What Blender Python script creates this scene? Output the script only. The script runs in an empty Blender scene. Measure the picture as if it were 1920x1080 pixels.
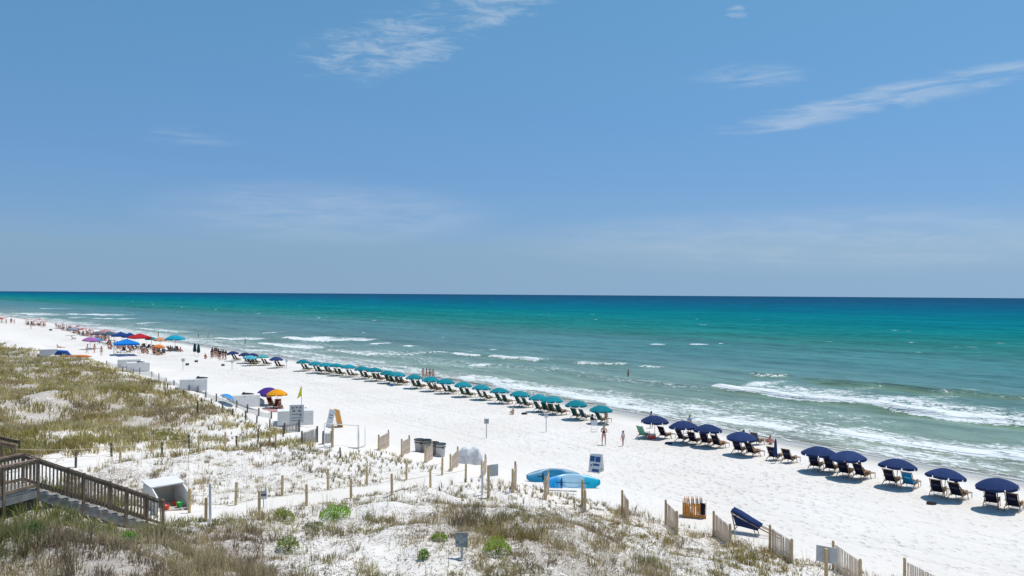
import bpy, bmesh, math, random
import numpy as np
from mathutils import Vector, Matrix

random.seed(7)
rng = np.random.default_rng(11)
scene = bpy.context.scene
COL = scene.collection
R = math.radians

# ------------------------------------------------------------------ camera
LENS_PX = 28.0 / 36.0 * 1920.0
CAM = np.array((0.0, 0.0, 13.3))
cam_data = bpy.data.cameras.new('camera')
cam_data.lens = 28.0
cam_data.sensor_width = 36.0
cam_data.clip_start = 0.1
cam_data.clip_end = 60000.0
cam = bpy.data.objects.new('camera', cam_data)
COL.objects.link(cam)
ROT = Matrix.Rotation(R(90 + 0.46), 3, 'X') @ Matrix.Rotation(R(0.39), 3, 'Z')
cam.matrix_world = Matrix.Translation(Vector(CAM)) @ ROT.to_4x4()
scene.camera = cam
ROTN = np.array(ROT)

# ------------------------------------------------------------------ light
SUN_DIR = Vector((0.27, 0.16, 0.95)).normalized()          # towards the sun
SUN_EL = math.asin(SUN_DIR.z)
SUN_AZ = math.atan2(SUN_DIR.x, SUN_DIR.y)
sun_data = bpy.data.lights.new('sun', 'SUN')
sun_data.energy = 3.3
sun_data.angle = R(0.53)
sun_data.color = (1.0, 0.965, 0.91)
sun = bpy.data.objects.new('sun', sun_data)
sun.rotation_euler = (-SUN_DIR).to_track_quat('-Z', 'Y').to_euler()
sun.location = (0, 0, 60)
COL.objects.link(sun)

world = bpy.data.worlds.new('World')
scene.world = world
world.cycles.sampling_method = 'MANUAL'
world.cycles.sample_map_resolution = 256
scene.cycles.max_bounces = 5
scene.cycles.diffuse_bounces = 2
scene.cycles.glossy_bounces = 2
scene.cycles.transparent_max_bounces = 6
world.use_nodes = True
scene.view_settings.view_transform = 'Standard'
scene.view_settings.look = 'None'
scene.view_settings.exposure = 0.0
scene.view_settings.gamma = 1.0


class NT:
    """small helper for node trees"""
    def __init__(self, tree):
        self.t = tree

    def n(self, kind, **kw):
        nd = self.t.nodes.new(kind)
        for k, v in kw.items():
            if k.startswith('i_'):
                key = k[2:]
                nd.inputs[int(key) if key.isdigit() else key.replace('_', ' ')].default_value = v
            else:
                setattr(nd, k, v)
        return nd

    def l(self, a, b):
        self.t.links.new(a, b)

    def val(self, sock, x):
        if isinstance(x, (int, float)):
            sock.default_value = x
        elif isinstance(x, tuple):
            sock.default_value = x
        else:
            self.l(x, sock)

    def math(self, op, a, b=None, c=None, clamp=False):
        nd = self.t.nodes.new('ShaderNodeMath')
        nd.operation = op
        nd.use_clamp = clamp
        self.val(nd.inputs[0], a)
        if b is not None:
            self.val(nd.inputs[1], b)
        if c is not None:
            self.val(nd.inputs[2], c)
        return nd.outputs[0]

    def ramp(self, x, lo, hi, a=0.0, b=1.0):
        nd = self.t.nodes.new('ShaderNodeMapRange')
        nd.interpolation_type = 'SMOOTHSTEP'
        self.val(nd.inputs[0], x)
        for i, v in enumerate((lo, hi, a, b)):
            self.val(nd.inputs[1 + i], v)
        return nd.outputs[0]

    def mix(self, f, a, b, blend='MIX'):
        nd = self.t.nodes.new('ShaderNodeMix')
        nd.data_type = 'RGBA'
        nd.blend_type = blend
        self.val(nd.inputs[0], f)
        for sock, v in ((nd.inputs[6], a), (nd.inputs[7], b)):
            self.val(sock, v + (1.0,) if isinstance(v, tuple) and len(v) == 3 else v)
        return nd.outputs[2]

    def noise(self, vec, scale, detail=3.0, rough=0.5, dist=0.0):
        nd = self.t.nodes.new('ShaderNodeTexNoise')
        if vec is not None:
            self.l(vec, nd.inputs['Vector'])
        nd.inputs['Scale'].default_value = scale
        nd.inputs['Detail'].default_value = detail
        nd.inputs['Roughness'].default_value = rough
        nd.inputs['Distortion'].default_value = dist
        return nd.outputs[0]

    def mapping(self, vec, loc=(0, 0, 0), rot=(0, 0, 0), scale=(1, 1, 1)):
        nd = self.t.nodes.new('ShaderNodeMapping')
        self.l(vec, nd.inputs[0])
        nd.inputs[1].default_value = loc
        nd.inputs[2].default_value = rot
        nd.inputs[3].default_value = scale
        return nd.outputs[0]


# ---- sky: one Nishita sky with thin cirrus
w = NT(world.node_tree)
for nd in list(world.node_tree.nodes):
    world.node_tree.nodes.remove(nd)
sky = w.n('ShaderNodeTexSky', sky_type='NISHITA', sun_disc=False)
sky.sun_elevation = SUN_EL
sky.sun_rotation = SUN_AZ
sky.altitude = 0.0
sky.air_density = 1.0
sky.dust_density = 0.4
sky.ozone_density = 2.5
tc = w.n('ShaderNodeTexCoord')
sep = w.n('ShaderNodeSeparateXYZ')
w.l(tc.outputs['Generated'], sep.inputs[0])
lift = w.n('ShaderNodeCombineXYZ')                           # the humid lower air is evened out near the horizon
w.l(sep.outputs[0], lift.inputs[0])
w.l(sep.outputs[1], lift.inputs[1])
w.l(w.math('MAXIMUM', sep.outputs[2], 0.055), lift.inputs[2])
w.l(lift.outputs[0], sky.inputs['Vector'])
dx, dy, dz = sep.outputs
el = w.math('ARCSINE', dz)                                   # elevation, radians
az = w.math('ARCTAN2', dx, dy)                               # azimuth from +Y to +X
# marine air: the sky over the gulf pales less towards the horizon than clear-sky theory has it
tone = w.ramp(el, 0.0, 0.42, 0.0, 1.0)
tint = w.mix(tone, (0.50, 0.655, 0.975), (0.72, 1.13, 1.17))
sky_col = w.mix(1.0, sky.outputs[0], tint, 'MULTIPLY')
uv = w.n('ShaderNodeCombineXYZ')
w.l(az, uv.inputs[0])
w.l(el, uv.inputs[1])
UV = uv.outputs[0]


def cloud_patch(a0, e0, ra, re, tilt=0.0):
    """soft elliptical mask in azimuth/elevation (degrees)"""
    ct, st = math.cos(R(tilt)), math.sin(R(tilt))
    da = w.math('SUBTRACT', az, R(a0))
    de = w.math('SUBTRACT', el, R(e0))
    p = w.math('MULTIPLY', w.math('ADD', w.math('MULTIPLY', da, ct), w.math('MULTIPLY', de, st)), 1 / R(ra))
    q = w.math('MULTIPLY', w.math('SUBTRACT', w.math('MULTIPLY', de, ct), w.math('MULTIPLY', da, st)), 1 / R(re))
    d2 = w.math('ADD', w.math('MULTIPLY', p, p), w.math('MULTIPLY', q, q))
    return w.ramp(d2, 0.0, 1.0, 1.0, 0.0)


def add_all(socks):
    out = socks[0]
    for s in socks[1:]:
        out = w.math('MAXIMUM', out, s)
    return out


# wispy streaks drawn out sideways
fib1 = w.noise(w.mapping(UV, rot=(0, 0, R(-9)), scale=(13, 85, 1)), 1.0, 5.0, 0.62, 0.5)
fib2 = w.noise(w.mapping(UV, rot=(0, 0, R(-20)), scale=(20, 95, 1)), 1.0, 5.0, 0.70, 0.55)
m_curd = add_all([cloud_patch(-9.0, 17.0, 8.5, 3.0, 12), cloud_patch(-1.8, 20.4, 6.5, 2.8, 6), cloud_patch(15.7, 19.0, 1.2, .6, 0)])
m_streak = add_all([cloud_patch(25.0, 12.7, 14.5, 1.25, 7), w.math('MULTIPLY', cloud_patch(16.5, 14.8, 5.5, 1.2, -3), 0.7), cloud_patch(18.6, 11.6, 3.6, .8, 3), w.math('MULTIPLY', cloud_patch(-22.0, 10.2, 4.5, 1.0, 2), 0.55)])
m_veil = add_all([cloud_patch(-13.0, 5.6, 14, 2.6, 0), cloud_patch(22, 3.8, 26, 2.6, 0)])
c1 = w.math('MULTIPLY', w.ramp(w.math('ADD', fib2, w.math('MULTIPLY', m_curd, 0.20)), 0.55, 0.92, 0, 1), w.ramp(m_curd, 0.05, 0.9, 0, 0.50))
c2 = w.math('MULTIPLY', w.ramp(w.math('ADD', fib1, w.math('MULTIPLY', m_streak, 0.20)), 0.50, 0.86, 0, 1), w.ramp(m_streak, 0.05, 1.0, 0, 0.45))
c3 = w.math('MULTIPLY', w.ramp(fib1, 0.30, 0.75, 0.35, 1), w.math('MULTIPLY', m_veil, 0.30))
cl = w.math('MAXIMUM', w.math('MAXIMUM', c1, c2), c3, clamp=True)
cloud_col = (5.6, 6.5, 7.6)
final = w.mix(cl, sky_col, cloud_col)
bg = w.n('ShaderNodeBackground')
w.l(final, bg.inputs[0])
bg.inputs[1].default_value = 0.10
wo = w.n('ShaderNodeOutputWorld')
w.l(bg.outputs[0], wo.inputs[0])


# ------------------------------------------------------------------ the lie of the land
def vnoise(x, y, seed=0):
    """smooth value noise, vectorised, 0..1"""
    xi = np.floor(x).astype(np.int64)
    yi = np.floor(y).astype(np.int64)
    fx = x - xi
    fy = y - yi
    fx = fx * fx * fx * (fx * (fx * 6 - 15) + 10)
    fy = fy * fy * fy * (fy * (fy * 6 - 15) + 10)

    def h(a, b):
        v = (a * 374761393 + b * 668265263 + seed * 974634777) & 0xFFFFFFFF
        v = ((v ^ (v >> 13)) * 1274126177) & 0xFFFFFFFF
        v = v ^ (v >> 16)
        return (v & 0xFFFF) / 65535.0
    a, b, c, d = h(xi, yi), h(xi + 1, yi), h(xi, yi + 1), h(xi + 1, yi + 1)
    return (a * (1 - fx) + b * fx) * (1 - fy) + (c * (1 - fx) + d * fx) * fy


def fbm(x, y, octv=4, seed=0):
    t, amp, tot = 0.0, 1.0, 0.0
    for k in range(octv):
        t = t + amp * vnoise(x * 2 ** k + 17.3 * k, y * 2 ** k - 9.1 * k, seed + k)
        tot += amp
        amp *= 0.5
    return t / tot


def sstep(x, a, b):
    t = np.clip((x - a) / (b - a), 0, 1)
    return t * t * (3 - 2 * t)


NX, NY = 0.75, 0.661                 # towards the sea
EX, EY = 0.661, -0.75                # along the beach, towards the right of the picture
UK = np.array([-400, -200, -81, -65, -38, 0, 50, 112, 214, 333, 406, 900, 4000.])
UO = np.array([-12, -11, -8.9, -7.9, -5.0, -1.5, -2.5, -1.5, 3.0, 2.8, 1, 0, 0.])


def coast(x, y):
    """(distance seaward of the waterline, distance along the beach)"""
    ddx, ddy = x + 9.0, y - 124.8
    u = -(ddx * EX + ddy * EY)
    s = ddx * NX + ddy * NY
    return s - np.interp(u, UK, UO), u


def inland(x, y):
    """distance landward, measured from a straight coast: the dune foot lies at 41"""
    return -((x + 9.0) * NX + (y - 124.8) * NY)


def from_coast(s, u):
    return -9.0 + s * NX - u * EX, 124.8 + s * NY - u * EY


SK = np.array([-3000, -48, -41, -25, -15, -9, -5, 0, 10, 60, 400, 40000.])
SZ = np.array([1.9, 1.9, 1.62, 1.36, 1.25, 1.0, 0.62, -0.03, -0.8, -3, -12, -60.])
CTRL = np.array([
    (-13, 20, 6.2), (-18, 28, 5.9), (-12.9, 30.6, 4.35), (-10.6, 33.3, 4.1), (-7.5, 36.9, 3.8), (-5.8, 38.6, 3.6), (-4.3, 42.2, 3.0),
    (0, 25.8, 4.3), (-5, 29, 4.5), (0, 33, 4.2), (3, 38, 3.3), (8, 32, 3.3), (11, 30.6, 2.6), (16.5, 33, 1.8), (-28, 44, 5.0), (-40, 60, 5.0), (-60, 95, 4.4),
    (-79, 123, 4.2), (-25, 60, 4.1), (-20, 50, 3.9), (-45, 85, 4.2), (0, 15, 5.5), (15, 18, 3.5), (30, 20, 1.9), (-40, 30, 6), (-60, 60, 6),
    (-110, 140, 4.4), (-150, 160, 4.8), (-95, 110, 4.6), (-200, 250, 5), (-260, 330, 5), (-16, 42, 4.0), (-12, 46, 3.6), (60, -20, 2), (-10, 0, 6), (-60, 0, 6.5)])


def terrain0(x, y):
    x = np.asarray(x, float)
    y = np.asarray(y, float)
    s, u = coast(x, y)
    zb = np.interp(s, SK, SZ)
    num = 0.0
    den = 0.0
    for cx, cy, cz in CTRL:
        d2 = ((x - cx) ** 2 + (y - cy) ** 2) / 9.0 + 0.15
        wt = d2 ** -1.7
        num = num + wt * cz
        den = den + wt
    zd = num / den
    k = sstep(inland(x, y), 41.0, 50.0)
    return zb + k * (np.maximum(zd, 1.9) - 1.9)


PATHS = []


def path_mask(x, y, w0=1.0, w1=2.2):
    m = np.ones_like(x)
    for pts in PATHS:
        for (ax, ay), (bx, by) in zip(pts[:-1], pts[1:]):
            vx, vy = bx - ax, by - ay
            t = np.clip(((x - ax) * vx + (y - ay) * vy) / (vx * vx + vy * vy), 0, 1)
            d = np.hypot(x - ax - t * vx, y - ay - t * vy)
            m = np.minimum(m, sstep(d, w0, w1))
    return m


def terrain(x, y):
    x = np.asarray(x, float)
    y = np.asarray(y, float)
    z = terrain0(x, y)
    s, u = coast(x, y)
    k = sstep(inland(x, y), 41.5, 48.0) * (0.15 + 0.85 * path_mask(x, y))
    far = np.hypot(x, y)
    z = z + k * ((fbm(x / 7.0, y / 7.0, 3, 3) - 0.5) * 1.5 + (fbm(x / 1.9, y / 1.9, 3, 9) - 0.5) * 0.55)
    left = sstep(far, 40, 70)
    z = z + k * left * (fbm(x / 16.0, y / 16.0, 2, 21) - 0.5) * 1.5
    b = sstep(-s, 7.0, 11.0) * (1 - sstep(-s, 43, 47))
    z = z + b * ((fbm(x / 5.0, y / 5.0, 2, 5) - 0.5) * 0.12 + (fbm(x / 0.8, y / 0.8, 2, 8) - 0.5) * 0.07)
    return z


def ray_dir(px, py):
    v = ROTN @ np.array(((px - 960.0) / LENS_PX, -(py - 540.0) / LENS_PX, -1.0))
    return v


TT = np.geomspace(12.0, 900.0, 700)


def at(px, py, z=None, fn=None):
    """the point of the ground (or of the level z) that the photograph shows at a pixel"""
    d = ray_dir(px, py)
    if z is not None:
        t = (z - CAM[2]) / d[2]
        return Vector(CAM + t * d)
    fn = fn or terrain
    P = CAM[None, :] + TT[:, None] * d[None, :]
    g = P[:, 2] - fn(P[:, 0], P[:, 1])
    i = int(np.argmax(g < 0)) if (g < 0).any() else len(TT) - 1
    a, b = TT[max(i - 1, 0)], TT[i]
    ts = np.linspace(a, b, 24)
    P = CAM[None, :] + ts[:, None] * d[None, :]
    g = P[:, 2] - fn(P[:, 0], P[:, 1])
    j = int(np.argmax(g < 0)) if (g < 0).any() else 23
    p = P[j]
    return Vector((p[0], p[1], float(fn(np.array([p[0]]), np.array([p[1]]))[0])))


def proj(x, y, z):
    P = np.stack([x - CAM[0], y - CAM[1], z - CAM[2]], -1) @ ROTN
    dpt = np.maximum(-P[..., 2], 0.1)
    return 960 + P[..., 0] / dpt * LENS_PX, 540 - P[..., 1] / dpt * LENS_PX, dpt


def ground(x, y):
    return float(terrain(np.array([x]), np.array([y]))[0])


for pix in ([(330, 972), (400, 965), (465, 953), (550, 939), (637, 926), (712, 918), (785, 907), (850, 897), (920, 888), (980, 875)],
            [(40, 895), (100, 880), (215, 860), (300, 850), (370, 845), (440, 837), (510, 828), (560, 812)]):
    PATHS.append([tuple(at(a, b, fn=terrain0)[:2]) for a, b in pix])


# ------------------------------------------------------------------ materials
def new_mat(name):
    m = bpy.data.materials.new(name)
    m.use_nodes = True
    t = NT(m.node_tree)
    for nd in list(m.node_tree.nodes):
        if nd.type not in ('BSDF_PRINCIPLED', 'OUTPUT_MATERIAL'):
            m.node_tree.nodes.remove(nd)
    p = next(nd for nd in m.node_tree.nodes if nd.type == 'BSDF_PRINCIPLED')
    return m, t, p


def plain(name, col, rough=0.6, var=0.14, scale=6.0, metal=0.0, stretch=(1, 1, 1), spec=0.4, objcol=False, bump=0.0):
    m, t, p = new_mat(name)
    tcn = t.n('ShaderNodeTexCoord')
    v = t.mapping(tcn.outputs['Object'], scale=stretch)
    f = t.noise(v, scale, 4.0, 0.6)
    k = t.ramp(f, 0.25, 0.75, 1 - var, 1 + var)
    if objcol:
        oi = t.n('ShaderNodeObjectInfo')
        base = oi.outputs['Color']
    else:
        base = col + (1.0,)
    sc = t.n('ShaderNodeVectorMath', operation='SCALE')
    t.val(sc.inputs[0], base if objcol else col)
    t.l(k, sc.inputs['Scale'])
    t.l(sc.outputs[0], p.inputs['Base Color'])
    p.inputs['Roughness'].default_value = rough
    p.inputs['Metallic'].default_value = metal
    p.inputs['Specular IOR Level'].default_value = spec
    if bump:
        b = t.n('ShaderNodeBump')
        b.inputs['Strength'].default_value = bump
        b.inputs['Distance'].default_value = 0.01
        t.l(f, b.inputs['Height'])
        t.l(b.outputs[0], p.inputs['Normal'])
    return m


MAT = {}
MAT['wood_grey'] = plain('weathered_wood', (0.26, 0.19, 0.13), 0.8, 0.4, 3.0, stretch=(1, 1, 1), spec=0.2, bump=0.4)
MAT['wood_rail'] = plain('brown_rail_wood', (0.25, 0.165, 0.12), 0.7, 0.35, 3.0, spec=0.25, bump=0.4)
MAT['wood_deck'] = plain('pale_deck_wood', (0.30, 0.28, 0.26), 0.8, 0.25, 3.0, spec=0.2, bump=0.4)
MAT['wood_tan'] = plain('tan_post_wood', (0.60, 0.44, 0.24), 0.75, 0.3, 4.0, stretch=(6, 6, 1), spec=0.25, bump=0.5)
MAT['wood_post_dark'] = plain('grey_post_wood', (0.15, 0.13, 0.11), 0.8, 0.35, 4.0, stretch=(6, 6, 1), spec=0.2, bump=0.5)
MAT['slat'] = plain('bare_lath', (0.76, 0.60, 0.46), 0.8, 0.35, 5.0, stretch=(8, 8, 1), spec=0.2)
MAT['slat_grey'] = plain('grey_lath', (0.40, 0.38, 0.35), 0.8, 0.35, 5.0, stretch=(8, 8, 1), spec=0.2)
MAT['chair_wood'] = plain('chair_wood', (0.42, 0.25, 0.11), 0.6, 0.25, 9.0, spec=0.3)
MAT['orange_wood'] = plain('varnished_orange_wood', (0.62, 0.26, 0.055), 0.5, 0.25, 9.0, spec=0.4)
MAT['metal'] = plain('galvanised_metal', (0.42, 0.43, 0.44), 0.45, 0.15, 5.0, metal=0.6)
MAT['white'] = plain('white_plastic', (0.84, 0.81, 0.77), 0.55, 0.06, 3.0, spec=0.2)
MAT['cream'] = plain('cream_plastic', (0.58, 0.53, 0.45), 0.55, 0.1, 3.0)
MAT['grey'] = plain('grey_plastic', (0.20, 0.205, 0.21), 0.55, 0.15, 3.0)
MAT['dark'] = plain('dark_plastic', (0.035, 0.036, 0.04), 0.6, 0.2, 5.0)
MAT['rope'] = plain('rope', (0.62, 0.55, 0.42), 0.9, 0.15, 20.0)
MAT['sign_grey'] = plain('grey_sign_face', (0.56, 0.57, 0.56), 0.5, 0.12, 7.0)
MAT['sign_worn'] = plain('worn_sign_face', (0.30, 0.33, 0.32), 0.7, 0.55, 9.0)
MAT['sign_white'] = plain('white_sign_face', (0.68, 0.70, 0.71), 0.5, 0.08, 7.0)
MAT['print'] = plain('dark_print', (0.13, 0.14, 0.16), 0.6, 0.2, 7.0)
MAT['blue_print'] = plain('blue_print', (0.035, 0.10, 0.28), 0.5, 0.3, 9.0)
MAT['fabric'] = plain('canvas', (1, 1, 1), 0.85, 0.13, 2.2, objcol=True, spec=0.15)
MAT['skin'] = plain('skin', (1, 1, 1), 0.55, 0.08, 6.0, objcol=True, spec=0.3)
MAT['cloth'] = plain('cloth', (1, 1, 1), 0.85, 0.18, 9.0, objcol=True, spec=0.15)
MAT['paint'] = plain('painted_plastic', (1, 1, 1), 0.4, 0.08, 4.0, objcol=True, spec=0.5)
MAT['tarp'] = plain('grey_tarp', (0.64, 0.64, 0.64), 0.45, 0.2, 5.0, spec=0.5)
MAT['eye'] = plain('eye', (0.03, 0.02, 0.02), 0.3)


# ------------------------------------------------------------------ mesh helper
class MB:
    def __init__(self):
        self.v = []
        self.f = []
        self.mi = []

    def add(self, vs, fs, mi=0):
        o = len(self.v)
        self.v.extend([tuple(p) for p in vs])
        for f in fs:
            self.f.append(tuple(i + o for i in f))
            self.mi.append(mi)
        return self

    def box(self, c, size, rotz=0.0, mi=0, M=None):
        hx, hy, hz = size[0] / 2, size[1] / 2, size[2] / 2
        vs = [Vector((sx * hx, sy * hy, sz * hz)) for sz in (-1, 1) for sy in (-1, 1) for sx in (-1, 1)]
        m = M if M is not None else Matrix.Rotation(rotz, 3, 'Z')
        vs = [m @ p + Vector(c) for p in vs]
        return self.add(vs, [(0, 2, 3, 1), (4, 5, 7, 6), (0, 1, 5, 4), (2, 6, 7, 3), (0, 4, 6, 2), (1, 3, 7, 5)], mi)

    def bar(self, a, b, wd, ht, mi=0, up=(0, 0, 1)):
        a, b = Vector(a), Vector(b)
        d = (b - a).normalized()
        u = Vector(up)
        x = d.cross(u)
        if x.length < 1e-4:
            x = d.cross(Vector((0, 1, 0)))
        x.normalize()
        u = x.cross(d).normalized()
        vs = []
        for p in (a, b):
            for sx, su in ((-1, -1), (1, -1), (1, 1), (-1, 1)):
                vs.append(p + x * (sx * wd / 2) + u * (su * ht / 2))
        return self.add(vs, [(3, 2, 1, 0), (4, 5, 6, 7), (0, 1, 5, 4), (1, 2, 6, 5), (2, 3, 7, 6), (3, 0, 4, 7)], mi)

    def tube(self, pts, radii, n=8, mi=0, cap=True, squash=1.0):
        pts = [Vector(p) for p in pts]
        if isinstance(radii, (int, float)):
            radii = [radii] * len(pts)
        vs = []
        for i, p in enumerate(pts):
            d = (pts[min(i + 1, len(pts) - 1)] - pts[max(i - 1, 0)]).normalized()
            x = d.cross(Vector((0, 0, 1)))
            if x.length < 1e-3:
                x = d.cross(Vector((0, 1, 0)))
            x.normalize()
            y = x.cross(d).normalized()
            for k in range(n):
                a = 2 * math.pi * k / n
                vs.append(p + (x * math.cos(a) + y * math.sin(a) * squash) * radii[i])
        fs = []
        for i in range(len(pts) - 1):
            for k in range(n):
                k2 = (k + 1) % n
                fs.append((i * n + k, i * n + k2, (i + 1) * n + k2, (i + 1) * n + k))
        if cap:
            fs.append(tuple(range(n - 1, -1, -1)))
            fs.append(tuple(range((len(pts) - 1) * n, len(pts) * n)))
        return self.add(vs, fs, mi)

    def lathe(self, prof, n=16, c=(0, 0, 0), mi=0):
        vs = []
        for r, z in prof:
            for k in range(n):
                a = 2 * math.pi * k / n
                vs.append((c[0] + r * math.cos(a), c[1] + r * math.sin(a), c[2] + z))
        fs = []
        for i in range(len(prof) - 1):
            for k in range(n):
                k2 = (k + 1) % n
                fs.append((i * n + k, i * n + k2, (i + 1) * n + k2, (i + 1) * n + k))
        return self.add(vs, fs, mi)

    def ball(self, c, r, n=10, m=6, mi=0):
        prof = [(max(1e-4, math.sin(math.pi * i / m)), -math.cos(math.pi * i / m)) for i in range(m + 1)]
        rr = r if isinstance(r, tuple) else (r, r, r)
        vs = []
        for a_, z_ in prof:
            for k in range(n):
                a = 2 * math.pi * k / n
                vs.append((c[0] + rr[0] * a_ * math.cos(a), c[1] + rr[1] * a_ * math.sin(a), c[2] + rr[2] * z_))
        fs = [(i * n + k, i * n + (k + 1) % n, (i + 1) * n + (k + 1) % n, (i + 1) * n + k) for i in range(m) for k in range(n)]
        return self.add(vs, fs, mi)

    def mesh(self, name, mats, smooth=False):
        me = bpy.data.meshes.new(name)
        me.from_pydata(self.v, [], self.f)
        if not isinstance(mats, (list, tuple)):
            mats = [mats]
        for m in mats:
            me.materials.append(MAT[m] if isinstance(m, str) else m)
        if len(mats) > 1:
            me.polygons.foreach_set('material_index', self.mi)
        if smooth:
            me.polygons.foreach_set('use_smooth', [True] * len(me.polygons))
        me.update()
        return me

    def build(self, name, mats, parent=None, smooth=False, color=None):
        return obj(name, self.mesh(name, mats, smooth), parent, color)


def obj(name, me, parent=None, color=None):
    o = bpy.data.objects.new(name, me)
    COL.objects.link(o)
    if parent is not None:
        o.parent = parent
    if color is not None:
        o.color = tuple(color) + (1.0,)
    return o


def tag(o, label, cat, group=None, kind=None):
    o['label'] = label
    if cat:
        o['category'] = cat
    if group:
        o['group'] = group
    if kind:
        o['kind'] = kind
    return o


def thing(name, label, cat, loc=(0, 0, 0), rz=0.0, group=None):
    o = bpy.data.objects.new(name, None)
    o.empty_display_size = 0.2
    COL.objects.link(o)
    o.location = loc
    o.rotation_euler = (0, 0, rz)
    return tag(o, label, cat, group)


def copy_tree(o, parent=None):
    c = o.copy()
    COL.objects.link(c)
    c.parent = parent
    for ch in o.children:
        copy_tree(ch, c)
    return c


def drop_tree(o):
    for ch in list(o.children):
        drop_tree(ch)
    bpy.data.objects.remove(o)


def grid_mesh(name, X, Y, Z, keep=None):
    nr, nc = X.shape
    me = bpy.data.meshes.new(name)
    idx = np.arange(nr * nc).reshape(nr, nc)
    q = np.stack([idx[:-1, :-1], idx[:-1, 1:], idx[1:, 1:], idx[1:, :-1]], -1).reshape(-1, 4)
    co = np.stack([X, Y, Z], -1).reshape(-1, 3)
    if keep is not None:
        kf = keep.reshape(-1)[q].any(1)
        q = q[kf]
    used = np.zeros(nr * nc, bool)
    used[q.reshape(-1)] = True
    remap = np.cumsum(used) - 1
    co = co[used]
    q = remap[q]
    # face up
    me.vertices.add(len(co))
    me.vertices.foreach_set('co', co.astype(np.float32).reshape(-1))
    me.loops.add(len(q) * 4)
    me.loops.foreach_set('vertex_index', q.astype(np.int32).reshape(-1))
    me.polygons.add(len(q))
    me.polygons.foreach_set('loop_start', np.arange(0, len(q) * 4, 4, dtype=np.int32))
    me.polygons.foreach_set('use_smooth', np.ones(len(q), bool))
    me.update(calc_edges=True)
    return me, used


def attr(me, name, vals, used=None):
    vals = vals.reshape(-1, 3) if vals.ndim > 1 and vals.shape[-1] == 3 else vals.reshape(-1)
    if used is not None:
        vals = vals[used]
    if vals.ndim == 2:
        a = me.attributes.new(name, 'FLOAT_COLOR', 'POINT')
        v4 = np.ones((len(vals), 4), np.float32)
        v4[:, :3] = vals
        a.data.foreach_set('color', v4.reshape(-1))
    else:
        a = me.attributes.new(name, 'FLOAT', 'POINT')
        a.data.foreach_set('value', vals.astype(np.float32))


# ------------------------------------------------------------------ plant cover, read by the sand and by the grasses
GX = np.arange(0, 1921, 120)
GY = np.arange(660, 1081, 40)
GD = np.array([
    [9, 9, 4, 0, 0, 0, 0, 0, 0, 0, 0, 0, 0, 0, 0, 0, 0],
    [8, 8, 7, 2, 0, 0, 0, 0, 0, 0, 0, 0, 0, 0, 0, 0, 0],
    [8, 7, 8, 6, 2, 0, 0, 0, 0, 0, 0, 0, 0, 0, 0, 0, 0],
    [7, 7, 9, 6, 3, 1, 0, 0, 0, 0, 0, 0, 0, 0, 0, 0, 0],
    [8, 5, 6, 6, 3, 2, 0, 0, 0, 0, 0, 0, 0, 0, 0, 0, 0],
    [8, 7, 5, 4, 4, 3, 2, 1, 0, 0, 0, 0, 0, 0, 0, 0, 0],
    [8, 8, 6, 5, 5, 3, 2, 1, 1, 1, 1, 1, 0, 0, 0, 0, 0],
    [9, 9, 6, 4, 4, 3, 3, 5, 4, 3, 3, 2, 1, 0, 0, 0, 0],
    [9, 9, 7, 7, 7, 5, 6, 8, 8, 7, 5, 4, 3, 1, 0, 0, 0],
    [9, 9, 9, 9, 7, 5, 5, 6, 7, 7, 6, 6, 5, 3, 1, 0, 0],
    [9, 9, 9, 9, 8, 5, 4, 5, 7, 8, 7, 6, 6, 4, 2, 0, 0]], float) / 9.0


EDGE_X = [0, 160, 330, 420, 520, 600, 720, 800, 870, 960, 1100, 1250, 1400, 1560, 1700, 1900]
EDGE_Y = [645, 672, 728, 766, 803, 842, 848, 870, 892, 905, 935, 975, 1010, 1060, 1095, 1150]


def cover(x, y, z):
    px, py, _ = proj(x, y, z)
    edge = sstep(py - np.interp(px, EDGE_X, EDGE_Y), -3.0, 8.0)
    px = np.clip(px, 0, 1919.0)
    py = np.clip(py, 660, 1079.0)
    fx = px / 120.0
    fy = (py - 660) / 40.0
    i = np.minimum(fy.astype(int), GD.shape[0] - 2)
    j = np.minimum(fx.astype(int), GD.shape[1] - 2)
    fx = fx - j
    fy = np.clip(fy - i, 0, 1)
    d = (GD[i, j] * (1 - fx) + GD[i, j + 1] * fx) * (1 - fy) + (GD[i + 1, j] * (1 - fx) + GD[i + 1, j + 1] * fx) * fy
    s, u = coast(x, y)
    return d * sstep(inland(x, y), 39.5, 41.5) * edge


# ------------------------------------------------------------------ ground sheet
ang = np.concatenate([np.linspace(-75, -37, 40)[:-1], np.linspace(-37, 37, 560), np.linspace(37, 75, 40)[1:]])
rad = np.concatenate([np.linspace(2, 18, 20)[:-1], np.geomspace(18, 150, 430)[:-1], np.geomspace(150, 600, 120)[:-1], np.geomspace(600, 6000, 30)])
A, RD = np.meshgrid(np.radians(-ang), rad)
GXX, GYY = -RD * np.sin(A), RD * np.cos(A)
GZZ = terrain(GXX, GYY)
sG, uG = coast(GXX, GYY)
me, used = grid_mesh('sand', GXX, GYY, GZZ, keep=(sG < 30))
attr(me, 'wet', 1 - sstep(-sG, 4.0, 10.5 + 3.0 * (fbm(uG / 14, sG * 0, 3, 2) - 0.5)), used)
attr(me, 'litter', cover(GXX, GYY, GZZ) * path_mask(GXX, GYY), used)
foot = sstep(-sG, 9, 14) * (1 - sstep(-sG, 27, 36))
attr(me, 'trod', 0.07 + 0.80 * foot * (0.35 + 0.65 * fbm(uG / 9, sG / 5, 3, 31)), used)
rut = np.zeros_like(sG)
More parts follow.
